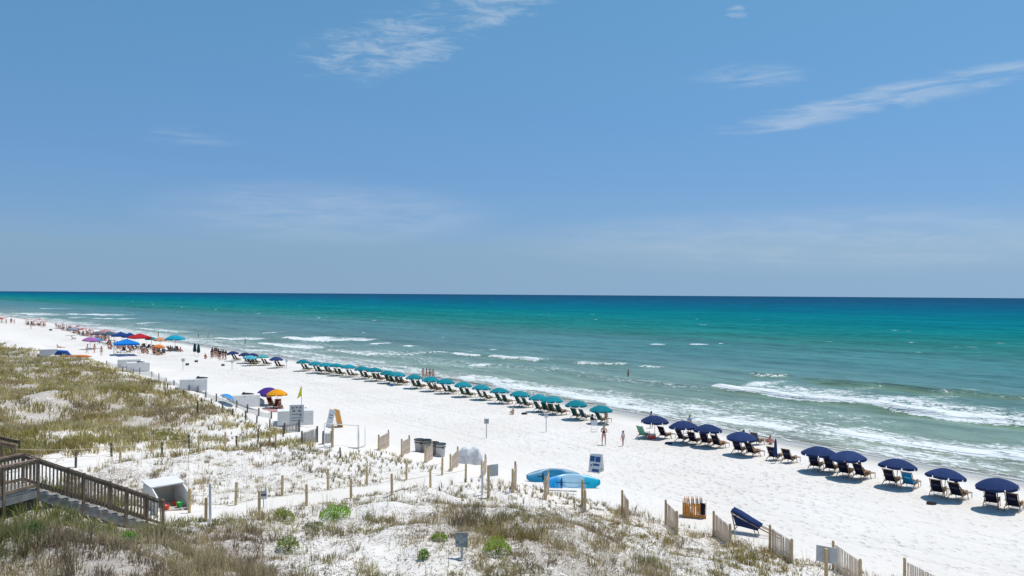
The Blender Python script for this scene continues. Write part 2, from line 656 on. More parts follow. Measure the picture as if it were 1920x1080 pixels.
for r0, wob, sd_ in ((-29.0, 1.6, 51), (-33.5, 2.2, 53), (-23.0, 1.2, 57)):
    c0 = r0 + wob * (fbm(uG / 40, sG * 0, 2, sd_) - 0.5) * 2
    for off_ in (-0.75, 0.75):
        rut = rut - np.exp(-np.square((sG - c0 - off_) / 0.22)) * (0.3 + 0.7 * fbm(uG / 6, sG * 0, 2, sd_ + 1))
attr(me, 'rut', rut, used)
m, t, p = new_mat('sand')
MAT['sand'] = m
geo = t.n('ShaderNodeNewGeometry')
pos = geo.outputs['Position']
a_wet = t.n('ShaderNodeAttribute', attribute_name='wet').outputs['Fac']
a_lit = t.n('ShaderNodeAttribute', attribute_name='litter').outputs['Fac']
a_trod = t.n('ShaderNodeAttribute', attribute_name='trod').outputs['Fac']
big = t.noise(pos, 0.12, 4.0, 0.55)
fine = t.noise(pos, 9.0, 3.0, 0.6)
c = t.mix(t.ramp(big, 0.3, 0.7), (0.825, 0.755, 0.68), (0.875, 0.81, 0.745))
c = t.mix(t.ramp(fine, 0.35, 0.75, 0.0, 0.16), c, (0.60, 0.565, 0.53))
trod_blotch = t.noise(pos, 0.35, 3.0, 0.6)
c = t.mix(t.math('MULTIPLY', t.ramp(trod_blotch, 0.42, 0.70, 0.0, 0.22), a_trod), c, (0.60, 0.57, 0.53))  # trodden sand darkened in noise blotches
# leaf litter and runners lying on the dune sand
l1 = t.noise(t.mapping(pos, scale=(1, 1, 0.3)), 7.0, 4.0, 0.72)
l2 = t.noise(pos, 1.1, 4.0, 0.6)
lit = t.math('ADD', t.math('MULTIPLY', l1, 0.8), t.math('MULTIPLY', l2, 0.45))
lit = t.ramp(t.math('ADD', lit, t.math('MULTIPLY', a_lit, 0.42)), 0.86, 0.97)
lit = t.math('MULTIPLY', lit, t.ramp(a_lit, 0.05, 0.6, 0.0, 0.62))
c = t.mix(lit, c, t.mix(t.ramp(l2, 0.35, 0.65), (0.20, 0.15, 0.11), (0.34, 0.275, 0.21)))
wetc = t.mix(t.ramp(t.noise(pos, 0.5, 3.0), 0.3, 0.7), (0.47, 0.435, 0.385), (0.56, 0.525, 0.475))
c = t.mix(a_wet, c, wetc)
t.l(c, p.inputs['Base Color'])
t.l(t.ramp(a_wet, 0.5, 1.0, 0.9, 0.35), p.inputs['Roughness'])
p.inputs['Specular IOR Level'].default_value = 0.25
fp = t.n('ShaderNodeTexVoronoi', feature='F1', i_Scale=2.2, i_Randomness=1.0)
t.l(t.mapping(pos, scale=(1, 1, 0)), fp.inputs['Vector'])
rip = t.noise(pos, 3.2, 3.0, 0.6)
h = t.math('ADD', t.math('MULTIPLY', t.ramp(fp.outputs['Distance'], 0.05, 0.42), 0.9), t.math('MULTIPLY', rip, 0.9))
h = t.math('ADD', h, t.math('MULTIPLY', t.n('ShaderNodeAttribute', attribute_name='rut').outputs['Fac'], 0.9))
bp = t.n('ShaderNodeBump', i_Distance=0.22)
t.l(t.math('MULTIPLY', a_trod, t.math('SUBTRACT', 1.0, a_wet, clamp=True)), bp.inputs['Strength'])
t.l(h, bp.inputs['Height'])
t.l(bp.outputs[0], p.inputs['Normal'])
me.materials.append(m)
o = obj('ground', me)
tag(o, 'white quartz sand beach rising into low dunes', None, kind='structure')

# ------------------------------------------------------------------ sea
ang = np.concatenate([np.linspace(-80, -36, 45)[:-1], np.linspace(-36, 36, 540), np.linspace(36, 80, 45)[1:]])
rad = np.concatenate([np.geomspace(44, 260, 520)[:-1], np.geomspace(260, 1200, 120)[:-1], np.geomspace(1200, 40000, 50)])
A, RD = np.meshgrid(np.radians(-ang), rad)
SX, SY = -RD * np.sin(A), RD * np.cos(A)
sS, uS = coast(SX, SY)
ZS = np.zeros_like(SX)
foam = np.zeros_like(SX)
olive = np.zeros_like(SX)
near = 1 - sstep(sS, 180, 500)
# easy swell running to the beach, crests broken up along their length
ph = sS / 11.5 + 2.3 * fbm(uS / 45, sS / 40, 3, 41)
sw = np.sin(2 * np.pi * ph)
ZS += near * sstep(sS, 3, 25) * 0.16 * sw * (0.3 + 1.2 * fbm(uS / 22, sS / 12, 2, 43))
ZS += near * sstep(sS, 2, 12) * 0.10 * (fbm(uS / 3.2, sS / 1.3, 3, 47) - 0.5)


def breaker(pix, width, ridge=0.35, strength=1.0, back=1.0, taper=0.12, seed=0):
    """a line of white water given by its leading edge"""
    P = [at(a, b, z=0.1) for a, b in pix]
    us, ss = [], []
    for q in P:
        s_, u_ = coast(np.array([q.x]), np.array([q.y]))
        us.append(float(u_[0]))
        ss.append(float(s_[0]))
    order = np.argsort(us)
    us, ss = np.array(us)[order], np.array(ss)[order]
    dist = float(np.mean([math.hypot(q.x, q.y) for q in P]))
    if dist > 190:
        width, strength = width * 1.45, min(1.25, strength * 1.2)
    L = us[-1] - us[0]
    sel = np.nonzero((uS > us[0]) & (uS < us[-1]) & (sS > ss.min() - 9) & (sS < ss.max() + 5 * width + 6))
    u, s = uS[sel], sS[sel]
    k = sstep(u, us[0], us[0] + taper * L) * (1 - sstep(u, us[-1] - taper * L, us[-1]))
    wob = (fbm(u / 4.0, s * 0, 3, 60 + seed) - 0.5) * 2.4
    d = s - np.interp(u, us, ss) - wob
    wl = width * (0.55 + 0.9 * fbm(u / 6.5, s * 0, 2, 70 + seed))
    brk = 0.62 + 0.55 * fbm(u / 3.0, s / 2.0, 3, 80 + seed)
    f = sstep(d, -0.25, 0.2) * (1 - sstep(d, 0.22 * wl, 0.75 * wl)) * k * np.minimum(brk, 1.0)
    lace = sstep(d, 0, 0.5) * (1 - sstep(d, 0.7 * wl, wl * (1.7 + back))) * k * (0.44 + 0.40 * fbm(u / 5.0, s / 3.0, 2, 90 + seed))
    foam[sel] = np.maximum(foam[sel], np.maximum(f, lace) * strength)
    ZS[sel] += ridge * k * np.exp(-np.square((d - 1.2) / np.where(d < 1.2, 0.8, 2.6)))
    olive[sel] = np.maximum(olive[sel], k * (sstep(d, -3.0, -0.3) * (1 - sstep(d, -0.3, 1.0))) * min(1.0, ridge * 1.6))


BREAKS = [
    ([(1316, 724), (1400, 736), (1460, 746), (1550, 753), (1620, 758), (1680, 769), (1760, 781), (1850, 791), (1920, 798), (2100, 826)], 9.0, .55, 1.0, 1.2, .05),
    ([(1290, 782), (1400, 797), (1500, 808), (1530, 810)], 4.0, .22, .9, 1.0, .2),
    ([(1536, 806), (1640, 824), (1700, 836), (1760, 845), (1840, 854), (1920, 862), (2100, 890)], 5.5, .35, 1.0, 1.2, .08),
    ([(840, 706), (950, 724), (1040, 738), (1130, 756), (1200, 770), (1290, 784)], 4.2, .32, 1.0, .8, .06),
    ([(838, 663), (870, 668), (905, 670)], 4, .4, .95, .6, .2),
    ([(903, 668), (950, 673), (1015, 677)], 5, .45, 1.0, .6, .14),
    ([(525, 632), (570, 638), (632, 641)], 9, .45, 1.0, .6, .2),
    ([(468, 641), (530, 649), (600, 655)], 5, .3, .9, .5, .2),
    ([(600, 655), (690, 666), (760, 668), (812, 662)], 9, .3, .80, 1.4, .15),
    ([(1058, 679), (1110, 682), (1180, 686)], 2.6, .35, .85, .5, .2),
    ([(1188, 687), (1215, 689), (1244, 690)], 2.4, .3, .9, .4, .25),
    ([(864, 684), (885, 688), (908, 686)], 2.5, .3, 1.0, .3, .25),
    ([(1390, 700), (1430, 705), (1482, 709)], 1.6, .5, .75, .3, .25),
    ([(1470, 708), (1600, 722), (1760, 738), (1940, 750), (2060, 760)], 0.8, .62, .30, .2, .2),
    ([(1790, 736), (1815, 739), (1845, 740)], 1.4, .2, .75, .3, .3),
    ([(390, 633), (440, 638), (475, 637)], 7, .3, .85, .6, .2),
    ([(360, 646), (450, 658), (560, 672), (640, 683), (740, 695)], 3.2, .15, .75, 1.0, .1),
    ([(100, 611), (180, 619), (260, 630), (330, 641)], 6, .15, .85, 1.0, .1),
    ([(0, 600), (60, 603), (120, 611)], 8, .15, .8, .8, .1),
    ([(112, 588), (150, 590), (195, 592)], 12, .3, .95, .4, .2),
    ([(155, 597), (180, 599), (200, 598)], 9, .3, .9, .4, .2),
    ([(0, 586), (40, 588), (66, 592)], 12, .2, .8, .6, .2),
    ([(0, 570), (8, 570), (15, 570)], 16, .2, .9, .4, .3),
    ([(54, 578), (66, 579), (76, 578)], 14, .2, .95, .4, .3),
    ([(84, 586), (92, 586), (100, 586)], 10, .2, .9, .4, .3),
    ([(118, 595), (126, 596), (132, 596)], 8, .2, .9, .4, .3),
    ([(235, 605), (260, 606), (282, 606)], 8, .2, .85, .4, .3),
    ([(240, 614), (285, 619), (345, 625)], 5, .2, .7, .5, .2),
    ([(690, 643), (702, 645), (714, 645)], 3.5, .2, .9, .4, .3),
    ([(742, 649), (755, 651), (772, 650)], 3.5, .25, .95, .4, .3),
    ([(484, 623), (492, 624), (500, 624)], 5, .2, .9, .3, .3),
    ([(655, 624), (661, 624), (667, 624)], 5, .2, .9, .3, .3),
]
for i, b in enumerate(BREAKS):
    breaker(*b, seed=i * 5)
# small scattered white caps farther out
cap = fbm(uS / 10, sS / 6, 2, 101)
foam = np.maximum(foam, 0.9 * sstep(cap, 0.885, 0.93) * sstep(sS, 25, 60) * (1 - sstep(sS, 260, 420)))
# swash and lace left on the shallows
sw_edge = sS - 1.8 * (fbm(uS / 9.0, sS * 0, 3, 111) - 0.5)
wide = 9 + 13 * fbm(uS / 35, sS * 0, 2, 113)
foam = np.maximum(foam, 0.57 * sstep(sw_edge, -2.2, -1.0) * (1 - sstep(sS, wide * 0.5, wide)) * (0.35 + 1.1 * fbm(uS / 7, sS / 2.4, 3, 117)))
foam = np.maximum(foam, 0.85 * np.exp(-np.square((sw_edge + 1.6) / 0.35)))
mid = 0.42 * sstep(sS, 2, 8) * (1 - sstep(sS, 26, 48)) * sstep(fbm(uS / 24, sS / 6, 3, 119), 0.42, 0.72)
foam = np.maximum(foam, mid)
ZS = np.where(sS < 4, np.maximum(ZS * sstep(sS, 0, 4), 0) + np.interp(sS, [-6, -2, 0, 4], [0.42, 0.30, 0.07, 0.0]), ZS)
far_drop = np.zeros_like(ZS)
CS = np.array([-5, 0, 4, 10, 20, 32, 48, 70, 105, 150, 215, 300, 420, 700, 1100, 2000, 5000, 40000.])
CC = np.array([(0.50, 0.50, 0.43), (0.44, 0.48, 0.41), (0.37, 0.43, 0.37), (0.30, 0.39, 0.335), (0.245, 0.36, 0.32), (0.195, 0.325, 0.31), (0.145, 0.295, 0.31),
               (0.095, 0.27, 0.30), (0.065, 0.255, 0.29), (0.040, 0.25, 0.285), (0.022, 0.25, 0.29), (0.010, 0.235, 0.30), (0.006, 0.205, 0.305),
               (0.008, 0.165, 0.295), (0.012, 0.135, 0.275), (0.016, 0.112, 0.25), (0.018, 0.10, 0.23), (0.02, 0.095, 0.22)])
sj = sS * (1 + 0.5 * (fbm(uS / 260, sS / 120, 3, 131) - 0.5)) + 8 * (fbm(uS / 40, sS / 14, 3, 133) - 0.5) * sstep(sS, 5, 40)
CC = CC * np.array([(0.76, 0.76, 0.66)]) * np.interp(CS, [0, 60, 300], [0.97, 1.0, 1.06])[:, None]
colr = np.stack([np.interp(sj, CS, CC[:, k]) for k in range(3)], -1)
streak = (fbm(uS / 120, sS / 16, 3, 137) - 0.5)[..., None]
colr = colr * (1 + 0.35 * streak)
ol = (olive * sstep(sS, 6, 12))[..., None] * 0.6
colr = colr * (1 - ol) + np.array((0.17, 0.26, 0.15)) * ol
me, used = grid_mesh('sea', SX, SY, ZS, keep=(sS > -3.4))
attr(me, 'foam', foam, used)
attr(me, 'tint', colr, used)
attr(me, 'shallow', sstep(sw_edge, -1.9, 2.5), used)
attr(me, 'off', sS, used)
m, t, p = new_mat('sea_water')
geo = t.n('ShaderNodeNewGeometry')
pos = geo.outputs['Position']
rt = math.atan2(-NX, NY)
pr = t.mapping(pos, rot=(0, 0, -rt))               # x along the beach, y out to sea
a_foam = t.n('ShaderNodeAttribute', attribute_name='foam').outputs['Fac']
a_tint = t.n('ShaderNodeAttribute', attribute_name='tint').outputs['Color']
a_shal = t.n('ShaderNodeAttribute', attribute_name='shallow').outputs['Fac']
a_off = t.n('ShaderNodeAttribute', attribute_name='off').outputs['Fac']
f1 = t.noise(t.mapping(pr, scale=(0.7, 1.5, 1)), 1.0, 4.0, 0.68, 0.8)
f2 = t.noise(t.mapping(pr, scale=(2.2, 3.6, 1)), 1.0, 2.0, 0.65)
fn = t.math('ADD', t.math('MULTIPLY', f1, 0.65), t.math('MULTIPLY', f2, 0.35))
fm = t.ramp(t.math('ADD', a_foam, t.math('MULTIPLY', t.math('SUBTRACT', fn, 0.5), 2.7)), 0.42, 0.80)
fm = t.math('MULTIPLY', fm, t.ramp(a_foam, 0.03, 0.2))
# wind chop
w1 = t.noise(t.mapping(pr, scale=(0.16, 0.5, 1)), 1.0, 4.0, 0.62, 0.3)
w2 = t.noise(t.mapping(pr, scale=(0.02, 0.075, 1)), 1.0, 4.0, 0.62, 0.3)
chop = t.math('ADD', w1, t.math('MULTIPLY', w2, 2.0))
shade = t.ramp(t.math('ADD', t.math('MULTIPLY', w1, 0.6), t.math('MULTIPLY', w2, 0.5)), 0.36, 0.74, 0.66, 1.26)  # light and dark of the chop painted into the water colour
sc = t.n('ShaderNodeVectorMath', operation='SCALE')
t.l(a_tint, sc.inputs[0])
t.l(shade, sc.inputs['Scale'])
base = t.mix(fm, sc.outputs[0], (0.82, 0.84, 0.83))
t.l(base, p.inputs['Base Color'])
t.l(t.ramp(fm, 0, 1, 0.28, 0.85), p.inputs['Roughness'])
p.inputs['IOR'].default_value = 1.33
t.l(t.ramp(a_off, 10, 140, 0.16, 0.0), p.inputs['Specular IOR Level'])
bp = t.n('ShaderNodeBump', i_Strength=0.75, i_Distance=1.0)
t.l(chop, bp.inputs['Height'])
t.l(bp.outputs[0], p.inputs['Normal'])
tr = t.n('ShaderNodeBsdfTransparent')
mx = t.n('ShaderNodeMixShader')
t.l(t.math('MAXIMUM', t.ramp(a_shal, 0, 1, 0.12, 1.0), t.math('MULTIPLY', fm, 0.9)), mx.inputs[0])
t.l(tr.outputs[0], mx.inputs[1])
t.l(p.outputs[0], mx.inputs[2])
outn = next(nd for nd in m.node_tree.nodes if nd.type == 'OUTPUT_MATERIAL')
t.l(mx.outputs[0], outn.inputs[0])
me.materials.append(m)
o = obj('sea', me)
tag(o, 'turquoise gulf water with lines of white surf', None, kind='structure')

# ------------------------------------------------------------------ dune grasses
m, t, p = new_mat('grass_blades')
MAT['grass'] = m
ga = t.n('ShaderNodeAttribute', attribute_name='tint').outputs['Color']
t.l(ga, p.inputs['Base Color'])
p.inputs['Roughness'].default_value = 0.75
p.inputs['Specular IOR Level'].default_value = 0.12
trl = t.n('ShaderNodeBsdfTranslucent')
t.l(ga, trl.inputs[0])
mx = t.n('ShaderNodeMixShader')
mx.inputs[0].default_value = 0.42
outn = next(nd for nd in m.node_tree.nodes if nd.type == 'OUTPUT_MATERIAL')
t.l(p.outputs[0], mx.inputs[1])
t.l(trl.outputs[0], mx.inputs[2])
t.l(mx.outputs[0], outn.inputs[0])


def blades(name, base, col, hgt, spread, width, lean, nper, label, par=None, kind='stuff', cat=None):
    """tufts of bent blades: base (N,3), col (N,3), hgt (N,), everything else per tuft"""
    N = len(base)
    n = N * nper
    idx = np.repeat(np.arange(N), nper)
    a = rng.uniform(0, 2 * np.pi, n)
    r = np.sqrt(rng.uniform(0, 1, n)) * np.asarray(spread)[idx] if np.ndim(spread) else np.sqrt(rng.uniform(0, 1, n)) * spread
    root = base[idx].copy()
    ox, oy = r * np.cos(a), r * np.sin(a)
    root[:, 0] += ox
    root[:, 1] += oy
    if par is None:
        root[:, 2] = terrain(root[:, 0], root[:, 1]) - 0.02
    h = hgt[idx] * rng.uniform(0.45, 1.1, n)
    la = a + rng.normal(0, 0.7, n)
    ln = h * np.abs(rng.normal(lean, lean * 0.6, n)) + 0.02
    dirx, diry = np.cos(la), np.sin(la)
    wa = rng.uniform(0, 2 * np.pi, n)
    wd = (np.asarray(width)[idx] if np.ndim(width) else width) * rng.uniform(0.6, 1.3, n)
    wx, wy = np.cos(wa) * wd / 2, np.sin(wa) * wd / 2
    V = np.zeros((n, 5, 3), np.float32)
    V[:, 0] = root
    V[:, 1] = root
    V[:, 0, 0] -= wx; V[:, 0, 1] -= wy
    V[:, 1, 0] += wx; V[:, 1, 1] += wy
    mid = root + np.stack([dirx * ln * 0.32, diry * ln * 0.32, h * 0.6], -1)
    V[:, 2] = mid
    V[:, 3] = mid
    V[:, 2, 0] += wx * .75; V[:, 2, 1] += wy * .75
    V[:, 3, 0] -= wx * .75; V[:, 3, 1] -= wy * .75
    V[:, 4] = root + np.stack([dirx * ln, diry * ln, h * np.clip(1 - 0.25 * ln / np.maximum(h, .01), .4, 1)], -1)
    o5 = (np.arange(n) * 5)[:, None]
    tri = np.concatenate([o5 + np.array([[0, 1, 2]]), o5 + np.array([[0, 2, 3]]), o5 + np.array([[3, 2, 4]])], 1).reshape(-1, 3)
    me = bpy.data.meshes.new(name)
    me.vertices.add(n * 5)
    me.vertices.foreach_set('co', V.reshape(-1))
    me.loops.add(len(tri) * 3)
    me.loops.foreach_set('vertex_index', tri.astype(np.int32).reshape(-1))
    me.polygons.add(len(tri))
    me.polygons.foreach_set('loop_start', np.arange(0, len(tri) * 3, 3, dtype=np.int32))
    me.update(calc_edges=True)
    c = np.clip(col[idx] * rng.uniform(0.7, 1.3, (N, 1))[idx] * rng.uniform(0.65, 1.4, (n, 1)), 0.005, 0.8)
    attr(me, 'tint', np.repeat(c, 5, 0))
    me.materials.append(MAT['grass'])
    o = obj(name, me, par)
    if label:
        tag(o, label, cat, kind=kind)
    return o


C_OLIVE = np.array((0.45, 0.365, 0.135))
C_STRAW = np.array((0.66, 0.54, 0.31))
C_BROWN = np.array((0.37, 0.285, 0.19))
C_GREEN = np.array((0.27, 0.315, 0.070))
C_GREY = np.array((0.27, 0.265, 0.20))


def mixc(a, b, f):
    return a * (1 - f[:, None]) + b * f[:, None]


def scatter(n, r0, r1, a0=-38, a1=38):
    r = np.exp(rng.uniform(np.log(r0), np.log(r1), n)) if r1 / r0 > 2.2 else np.sqrt(rng.uniform(r0 * r0, r1 * r1, n))
    a = np.radians(rng.uniform(a0, a1, n))
    return r * np.sin(a), r * np.cos(a)


def blocked(x, y):
    """1 where something stands on the dune and nothing grows"""
    b = np.zeros(len(x), bool)
    for cx, cy, rr in NO_GROW:
        b |= (x - cx) ** 2 + (y - cy) ** 2 < rr * rr
    return b


hut_pt = at(325, 958)
NO_GROW = [(hut_pt.x + 0.1, hut_pt.y + 0.3, 1.45)]
for k in range(9):
    NO_GROW.append((-16.4 + 0.643 * k * .5, 27.4 + 0.766 * k * .5, 0.75))

# near dune: brown and olive tufts in patches
x, y = scatter(46000, 21, 52)
z = terrain(x, y)
d = cover(x, y, z) * path_mask(x, y, 0.55, 1.35)
n1 = fbm(x / 2.6, y / 2.6, 3, 201)
n2 = fbm(x / 0.9, y / 0.9, 2, 207)
pk = np.clip((d * 1.05 + (n1 - 0.5) * 2.6 + (n2 - 0.5) * 2.2 - 0.06) * d ** 0.45, 0, 1)
dens = np.where(d > 0.02, pk, 0)
keep = (rng.uniform(0, 1, len(x)) < dens * 0.42) & ~blocked(x, y)
x, y, z, d, n1 = x[keep], y[keep], z[keep], d[keep], n1[keep]
dist = np.hypot(x, y)
gsel = fbm(x / 4.5, y / 4.5, 3, 223)
lefty = sstep(-x, 9, 17) * (1 - sstep(dist, 34, 44))
col = mixc(np.tile(C_BROWN, (len(x), 1)), np.tile(C_STRAW, (len(x), 1)), sstep(fbm(x / 1.3, y / 1.3, 2, 229), 0.35, 0.7))
col = mixc(col, np.tile(C_OLIVE * np.array((1.0, .93, .95)), (len(x), 1)), 0.8 * sstep(gsel, 0.48, 0.68))
col = mixc(col, np.tile(C_GREEN, (len(x), 1)), 0.85 * sstep(fbm(x / 3.1, y / 3.1, 2, 233) + 0.16 * lefty, 0.54, 0.70) * (0.35 + 0.65 * lefty))
col = col * (0.80 + 0.06 * lefty)[:, None]
h = 0.16 + 0.24 * rng.uniform(0, 1, len(x)) ** 1.5 + 0.16 * sstep(d, 0.6, 1.0)
h = h * (0.65 + 0.8 * sstep(fbm(x / 1.4, y / 1.4, 2, 245), 0.40, 0.72))
print('near tufts', len(x))
blades('dune_grass', np.stack([x, y, z], -1), col, h, 0.10 + 0.10 * rng.uniform(0, 1, len(x)), 0.016 + 0.0002 * dist, 0.45, 15,
       'brown and olive dune grass in patches on the near dune')

# seed stalks standing above the near grass
x, y = scatter(9000, 22, 48)
z = terrain(x, y)
d = cover(x, y, z) * path_mask(x, y, 0.55, 1.35)
keep = (rng.uniform(0, 1, len(x)) < d * 0.35) & ~blocked(x, y)
x, y, z = x[keep], y[keep], z[keep]
col = mixc(np.tile(C_STRAW, (len(x), 1)), np.tile(C_BROWN, (len(x), 1)), rng.uniform(0, .8, len(x)))
blades('seed_stalks', np.stack([x, y, z], -1), col, 0.55 + 0.35 * rng.uniform(0, 1, len(x)), 0.12, 0.014, 0.22, 4,
       'thin dry seed stalks standing above the dune grass')

# low runners, dead leaves and twigs lying on the sand of the near dune
x, y = scatter(30000, 21, 52)
z = terrain(x, y)
d = cover(x, y, z) * path_mask(x, y, 0.55, 1.35)
n1 = fbm(x / 1.6, y / 1.6, 3, 241)
keep = (rng.uniform(0, 1, len(x)) < (0.20 + 1.0 * n1 * n1) * sstep(d, 0.05, 0.35)) & ~blocked(x, y)
x, y, z = x[keep], y[keep], z[keep]
col = mixc(np.tile(C_BROWN * 0.45, (len(x), 1)), np.tile(C_GREY * 0.7, (len(x), 1)), rng.uniform(0, 1, len(x)))
blades('dead_runners', np.stack([x, y, z], -1), col, 0.05 + 0.08 * rng.uniform(0, 1, len(x)), 0.16, 0.026, 1.6, 6,
       'dead leaves and low runners littering the near dune sand')

# far dune on the left: dense olive grass
x, y = scatter(80000, 48, 230, -38, -4)
z = terrain(x, y)
d = cover(x, y, z) * path_mask(x, y, 0.55, 1.35)
n1 = fbm(x / 5.0, y / 5.0, 3, 251)
n2 = fbm(x / 1.6, y / 1.6, 2, 253)
pk = np.clip(d * 1.05 + (n1 - 0.5) * 2.2 + (n2 - 0.5) * 1.9, 0, 1) * d ** 0.4
keep = (rng.uniform(0, 1, len(x)) < np.where(d > 0.02, pk, 0) * 0.50)
x, y, z, d, n1 = x[keep], y[keep], z[keep], d[keep], n1[keep]
dist = np.hypot(x, y)
col = mixc(np.tile(C_OLIVE, (len(x), 1)), np.tile(C_STRAW, (len(x), 1)), 0.85 * sstep(fbm(x / 3, y / 3, 3, 257), 0.32, 0.64))
col = mixc(col, np.tile(C_GREEN * 0.9, (len(x), 1)), 0.30 * sstep(fbm(x / 7, y / 7, 2, 259), 0.5, 0.75))
col = mixc(col, np.tile(C_BROWN, (len(x), 1)), 0.6 * sstep(fbm(x / 4, y / 4, 2, 261), 0.62, 0.78))
print('far tufts', len(x))
blades('sea_oats', np.stack([x, y, z], -1), col, 0.26 + 0.28 * rng.uniform(0, 1, len(x)) + 0.12 * d, 0.16 + 0.0022 * dist, 0.020 + 0.0005 * dist, 0.42, 11,
       'olive sea oats covering the long dune left of the beach')

# rows of young grass planted along the seaward foot of the dunes
us = np.arange(-112, 30, 0.62)
ss = np.arange(-58, -42.2, 0.62)
U, S = np.meshgrid(us, ss)
U = U.ravel() + rng.normal(0, 0.11, U.size)
S = S.ravel() + rng.normal(0, 0.11, S.size)
x, y = from_coast(S + 1.8, U)
z = terrain(x, y)
px, py, dp = proj(x, y, z)
d = cover(x, y, z)
ok = (px > -40) & (px < 1700) & (y > 20) & (rng.uniform(0, 1, len(x)) < 0.85 * (1 - sstep(d, 0.35, 0.7))) & (path_mask(x, y, 1.3, 1.6) > 0.5)
ok &= py > np.interp(px, EDGE_X, EDGE_Y) + 2
ok &= ~((px < 330) & (S < -50)) & ~((px > 900) & (S < -51)) & (fbm(x / 6, y / 6, 2, 271) > 0.30)
x, y, z, dp = x[ok], y[ok], z[ok], dp[ok]
col = mixc(np.tile(C_GREY * 0.75, (len(x), 1)), np.tile(C_OLIVE * 0.8, (len(x), 1)), rng.uniform(0, 1, len(x)))
print('seedlings', len(x))
blades('planted_seedlings', np.stack([x, y, z], -1), col, 0.22 + 0.28 * rng.uniform(0, 1, len(x)), 0.05, 0.014 + 0.00030 * dp, 0.30, 9,
       'rows of young grass seedlings planted along the foot of the dune')


# ------------------------------------------------------------------ round green shrubs
def leaf_shrub(name, label, px, py, w_px, h_px, tint, n=900, group=None):
    c = at(px, py)
    _, _, dp = proj(c.x, c.y, c.z)
    sc = float(dp) / LENS_PX
    rx, rz = w_px * sc / 2, h_px * sc * 0.95
    root = thing(name, label, 'shrub', c, 0, group)
    # leaves on small twigs through the whole dome
    n = int(n)
    th = rng.uniform(0, 2 * np.pi, n)
    rr = np.sqrt(rng.uniform(0, 1, n))
    bx, by = rr * np.cos(th) * rx, rr * np.sin(th) * rx * 0.9
    lump = 0.55 + 0.75 * fbm(bx * 4.5 / rx + 9.0, by * 4.5 / rx + px, 2, 5)
    top = rz * np.sqrt(np.clip(1 - rr ** 2.2, 0, 1)) * lump
    bz = top * rng.uniform(0.25, 1.0, n) ** 0.6
    gz = terrain(c.x + bx, c.y + by) - c.z
    P = np.stack([bx, by, gz + bz], -1)
    L = rng.uniform(0.035, 0.075, n)
    d1 = rng.normal(0, 1, (n, 3)); d1[:, 2] = np.abs(d1[:, 2]) * .8 + .2
    d1 /= np.linalg.norm(d1, axis=1)[:, None]
    d2 = np.cross(d1, rng.normal(0, 1, (n, 3)))
    d2 /= np.linalg.norm(d2, axis=1)[:, None]
    V = np.zeros((n, 4, 3))
    V[:, 0] = P
    V[:, 1] = P + d1 * (L * .5)[:, None] + d2 * (L * .33)[:, None]
    V[:, 2] = P + d1 * L[:, None]
    V[:, 3] = P + d1 * (L * .5)[:, None] - d2 * (L * .33)[:, None]
    me = bpy.data.meshes.new('foliage')
    me.from_pydata([tuple(q) for q in V.reshape(-1, 3)], [], [(4 * i, 4 * i + 1, 4 * i + 2, 4 * i + 3) for i in range(n)])
    cc = np.array(tint)[None, :] * 1.75 * rng.uniform(0.6, 1.4, (n, 1)) * np.array([1, 1, 1])
    cc = cc + rng.uniform(0, 0.03, (n, 1)) * np.array((1.2, .8, .1))
    attr(me, 'tint', np.repeat(cc, 4, 0))
    me.materials.append(MAT['grass'])
    o = obj('foliage', me, root)
    mb = MB()
    for k in range(12):
        a = rng.uniform(0, 2 * math.pi)
        q = rng.uniform(0.3, 0.75)
        mb.tube([(0, 0, -0.03), (math.cos(a) * rx * q * .5, math.sin(a) * rx * q * .5, rz * .35), (math.cos(a) * rx * q, math.sin(a) * rx * q, rz * .6)], [.014, .009, .004], 5)
    mb.build('stems', 'wood_post_dark', root)
    return root


leaf_shrub('green_shrub', 'bright green round shrub, largest, below the rope posts', 628, 971, 58, 24, (0.17, 0.30, 0.035), 1500)
leaf_shrub('green_shrub', 'yellow-green shrub left of the largest green shrub', 533, 974, 38, 22, (0.20, 0.24, 0.05), 900)
leaf_shrub('green_shrub', 'dull green shrub on the slope near the bottom, below two other shrubs', 540, 1032, 44, 30, (0.16, 0.20, 0.05), 900)
leaf_shrub('green_shrub', 'bright green shrub just beyond the foot of the staircase rail', 242, 1014, 34, 18, (0.11, 0.25, 0.03), 800)
leaf_shrub('green_shrub', 'wide yellow-green shrub right of the weathered grey sign', 932, 1038, 56, 34, (0.21, 0.27, 0.045), 1300)
leaf_shrub('green_shrub', 'small bright green shrub upper left of the weathered grey sign', 824, 1014, 30, 16, (0.19, 0.26, 0.05), 600)
leaf_shrub('green_shrub', 'very small green shrub low on open sand, left of the grey sign', 794, 1048, 22, 20, (0.13, 0.21, 0.05), 450)
leaf_shrub('green_shrub', 'flat dark green shrub on sand right of the yellow-green shrub', 588, 992, 44, 14, (0.12, 0.13, 0.055), 600)
leaf_shrub('green_shrub', 'small dark green shrub in the lower left corner grass', 62, 1000, 40, 20, (0.08, 0.17, 0.03), 700)

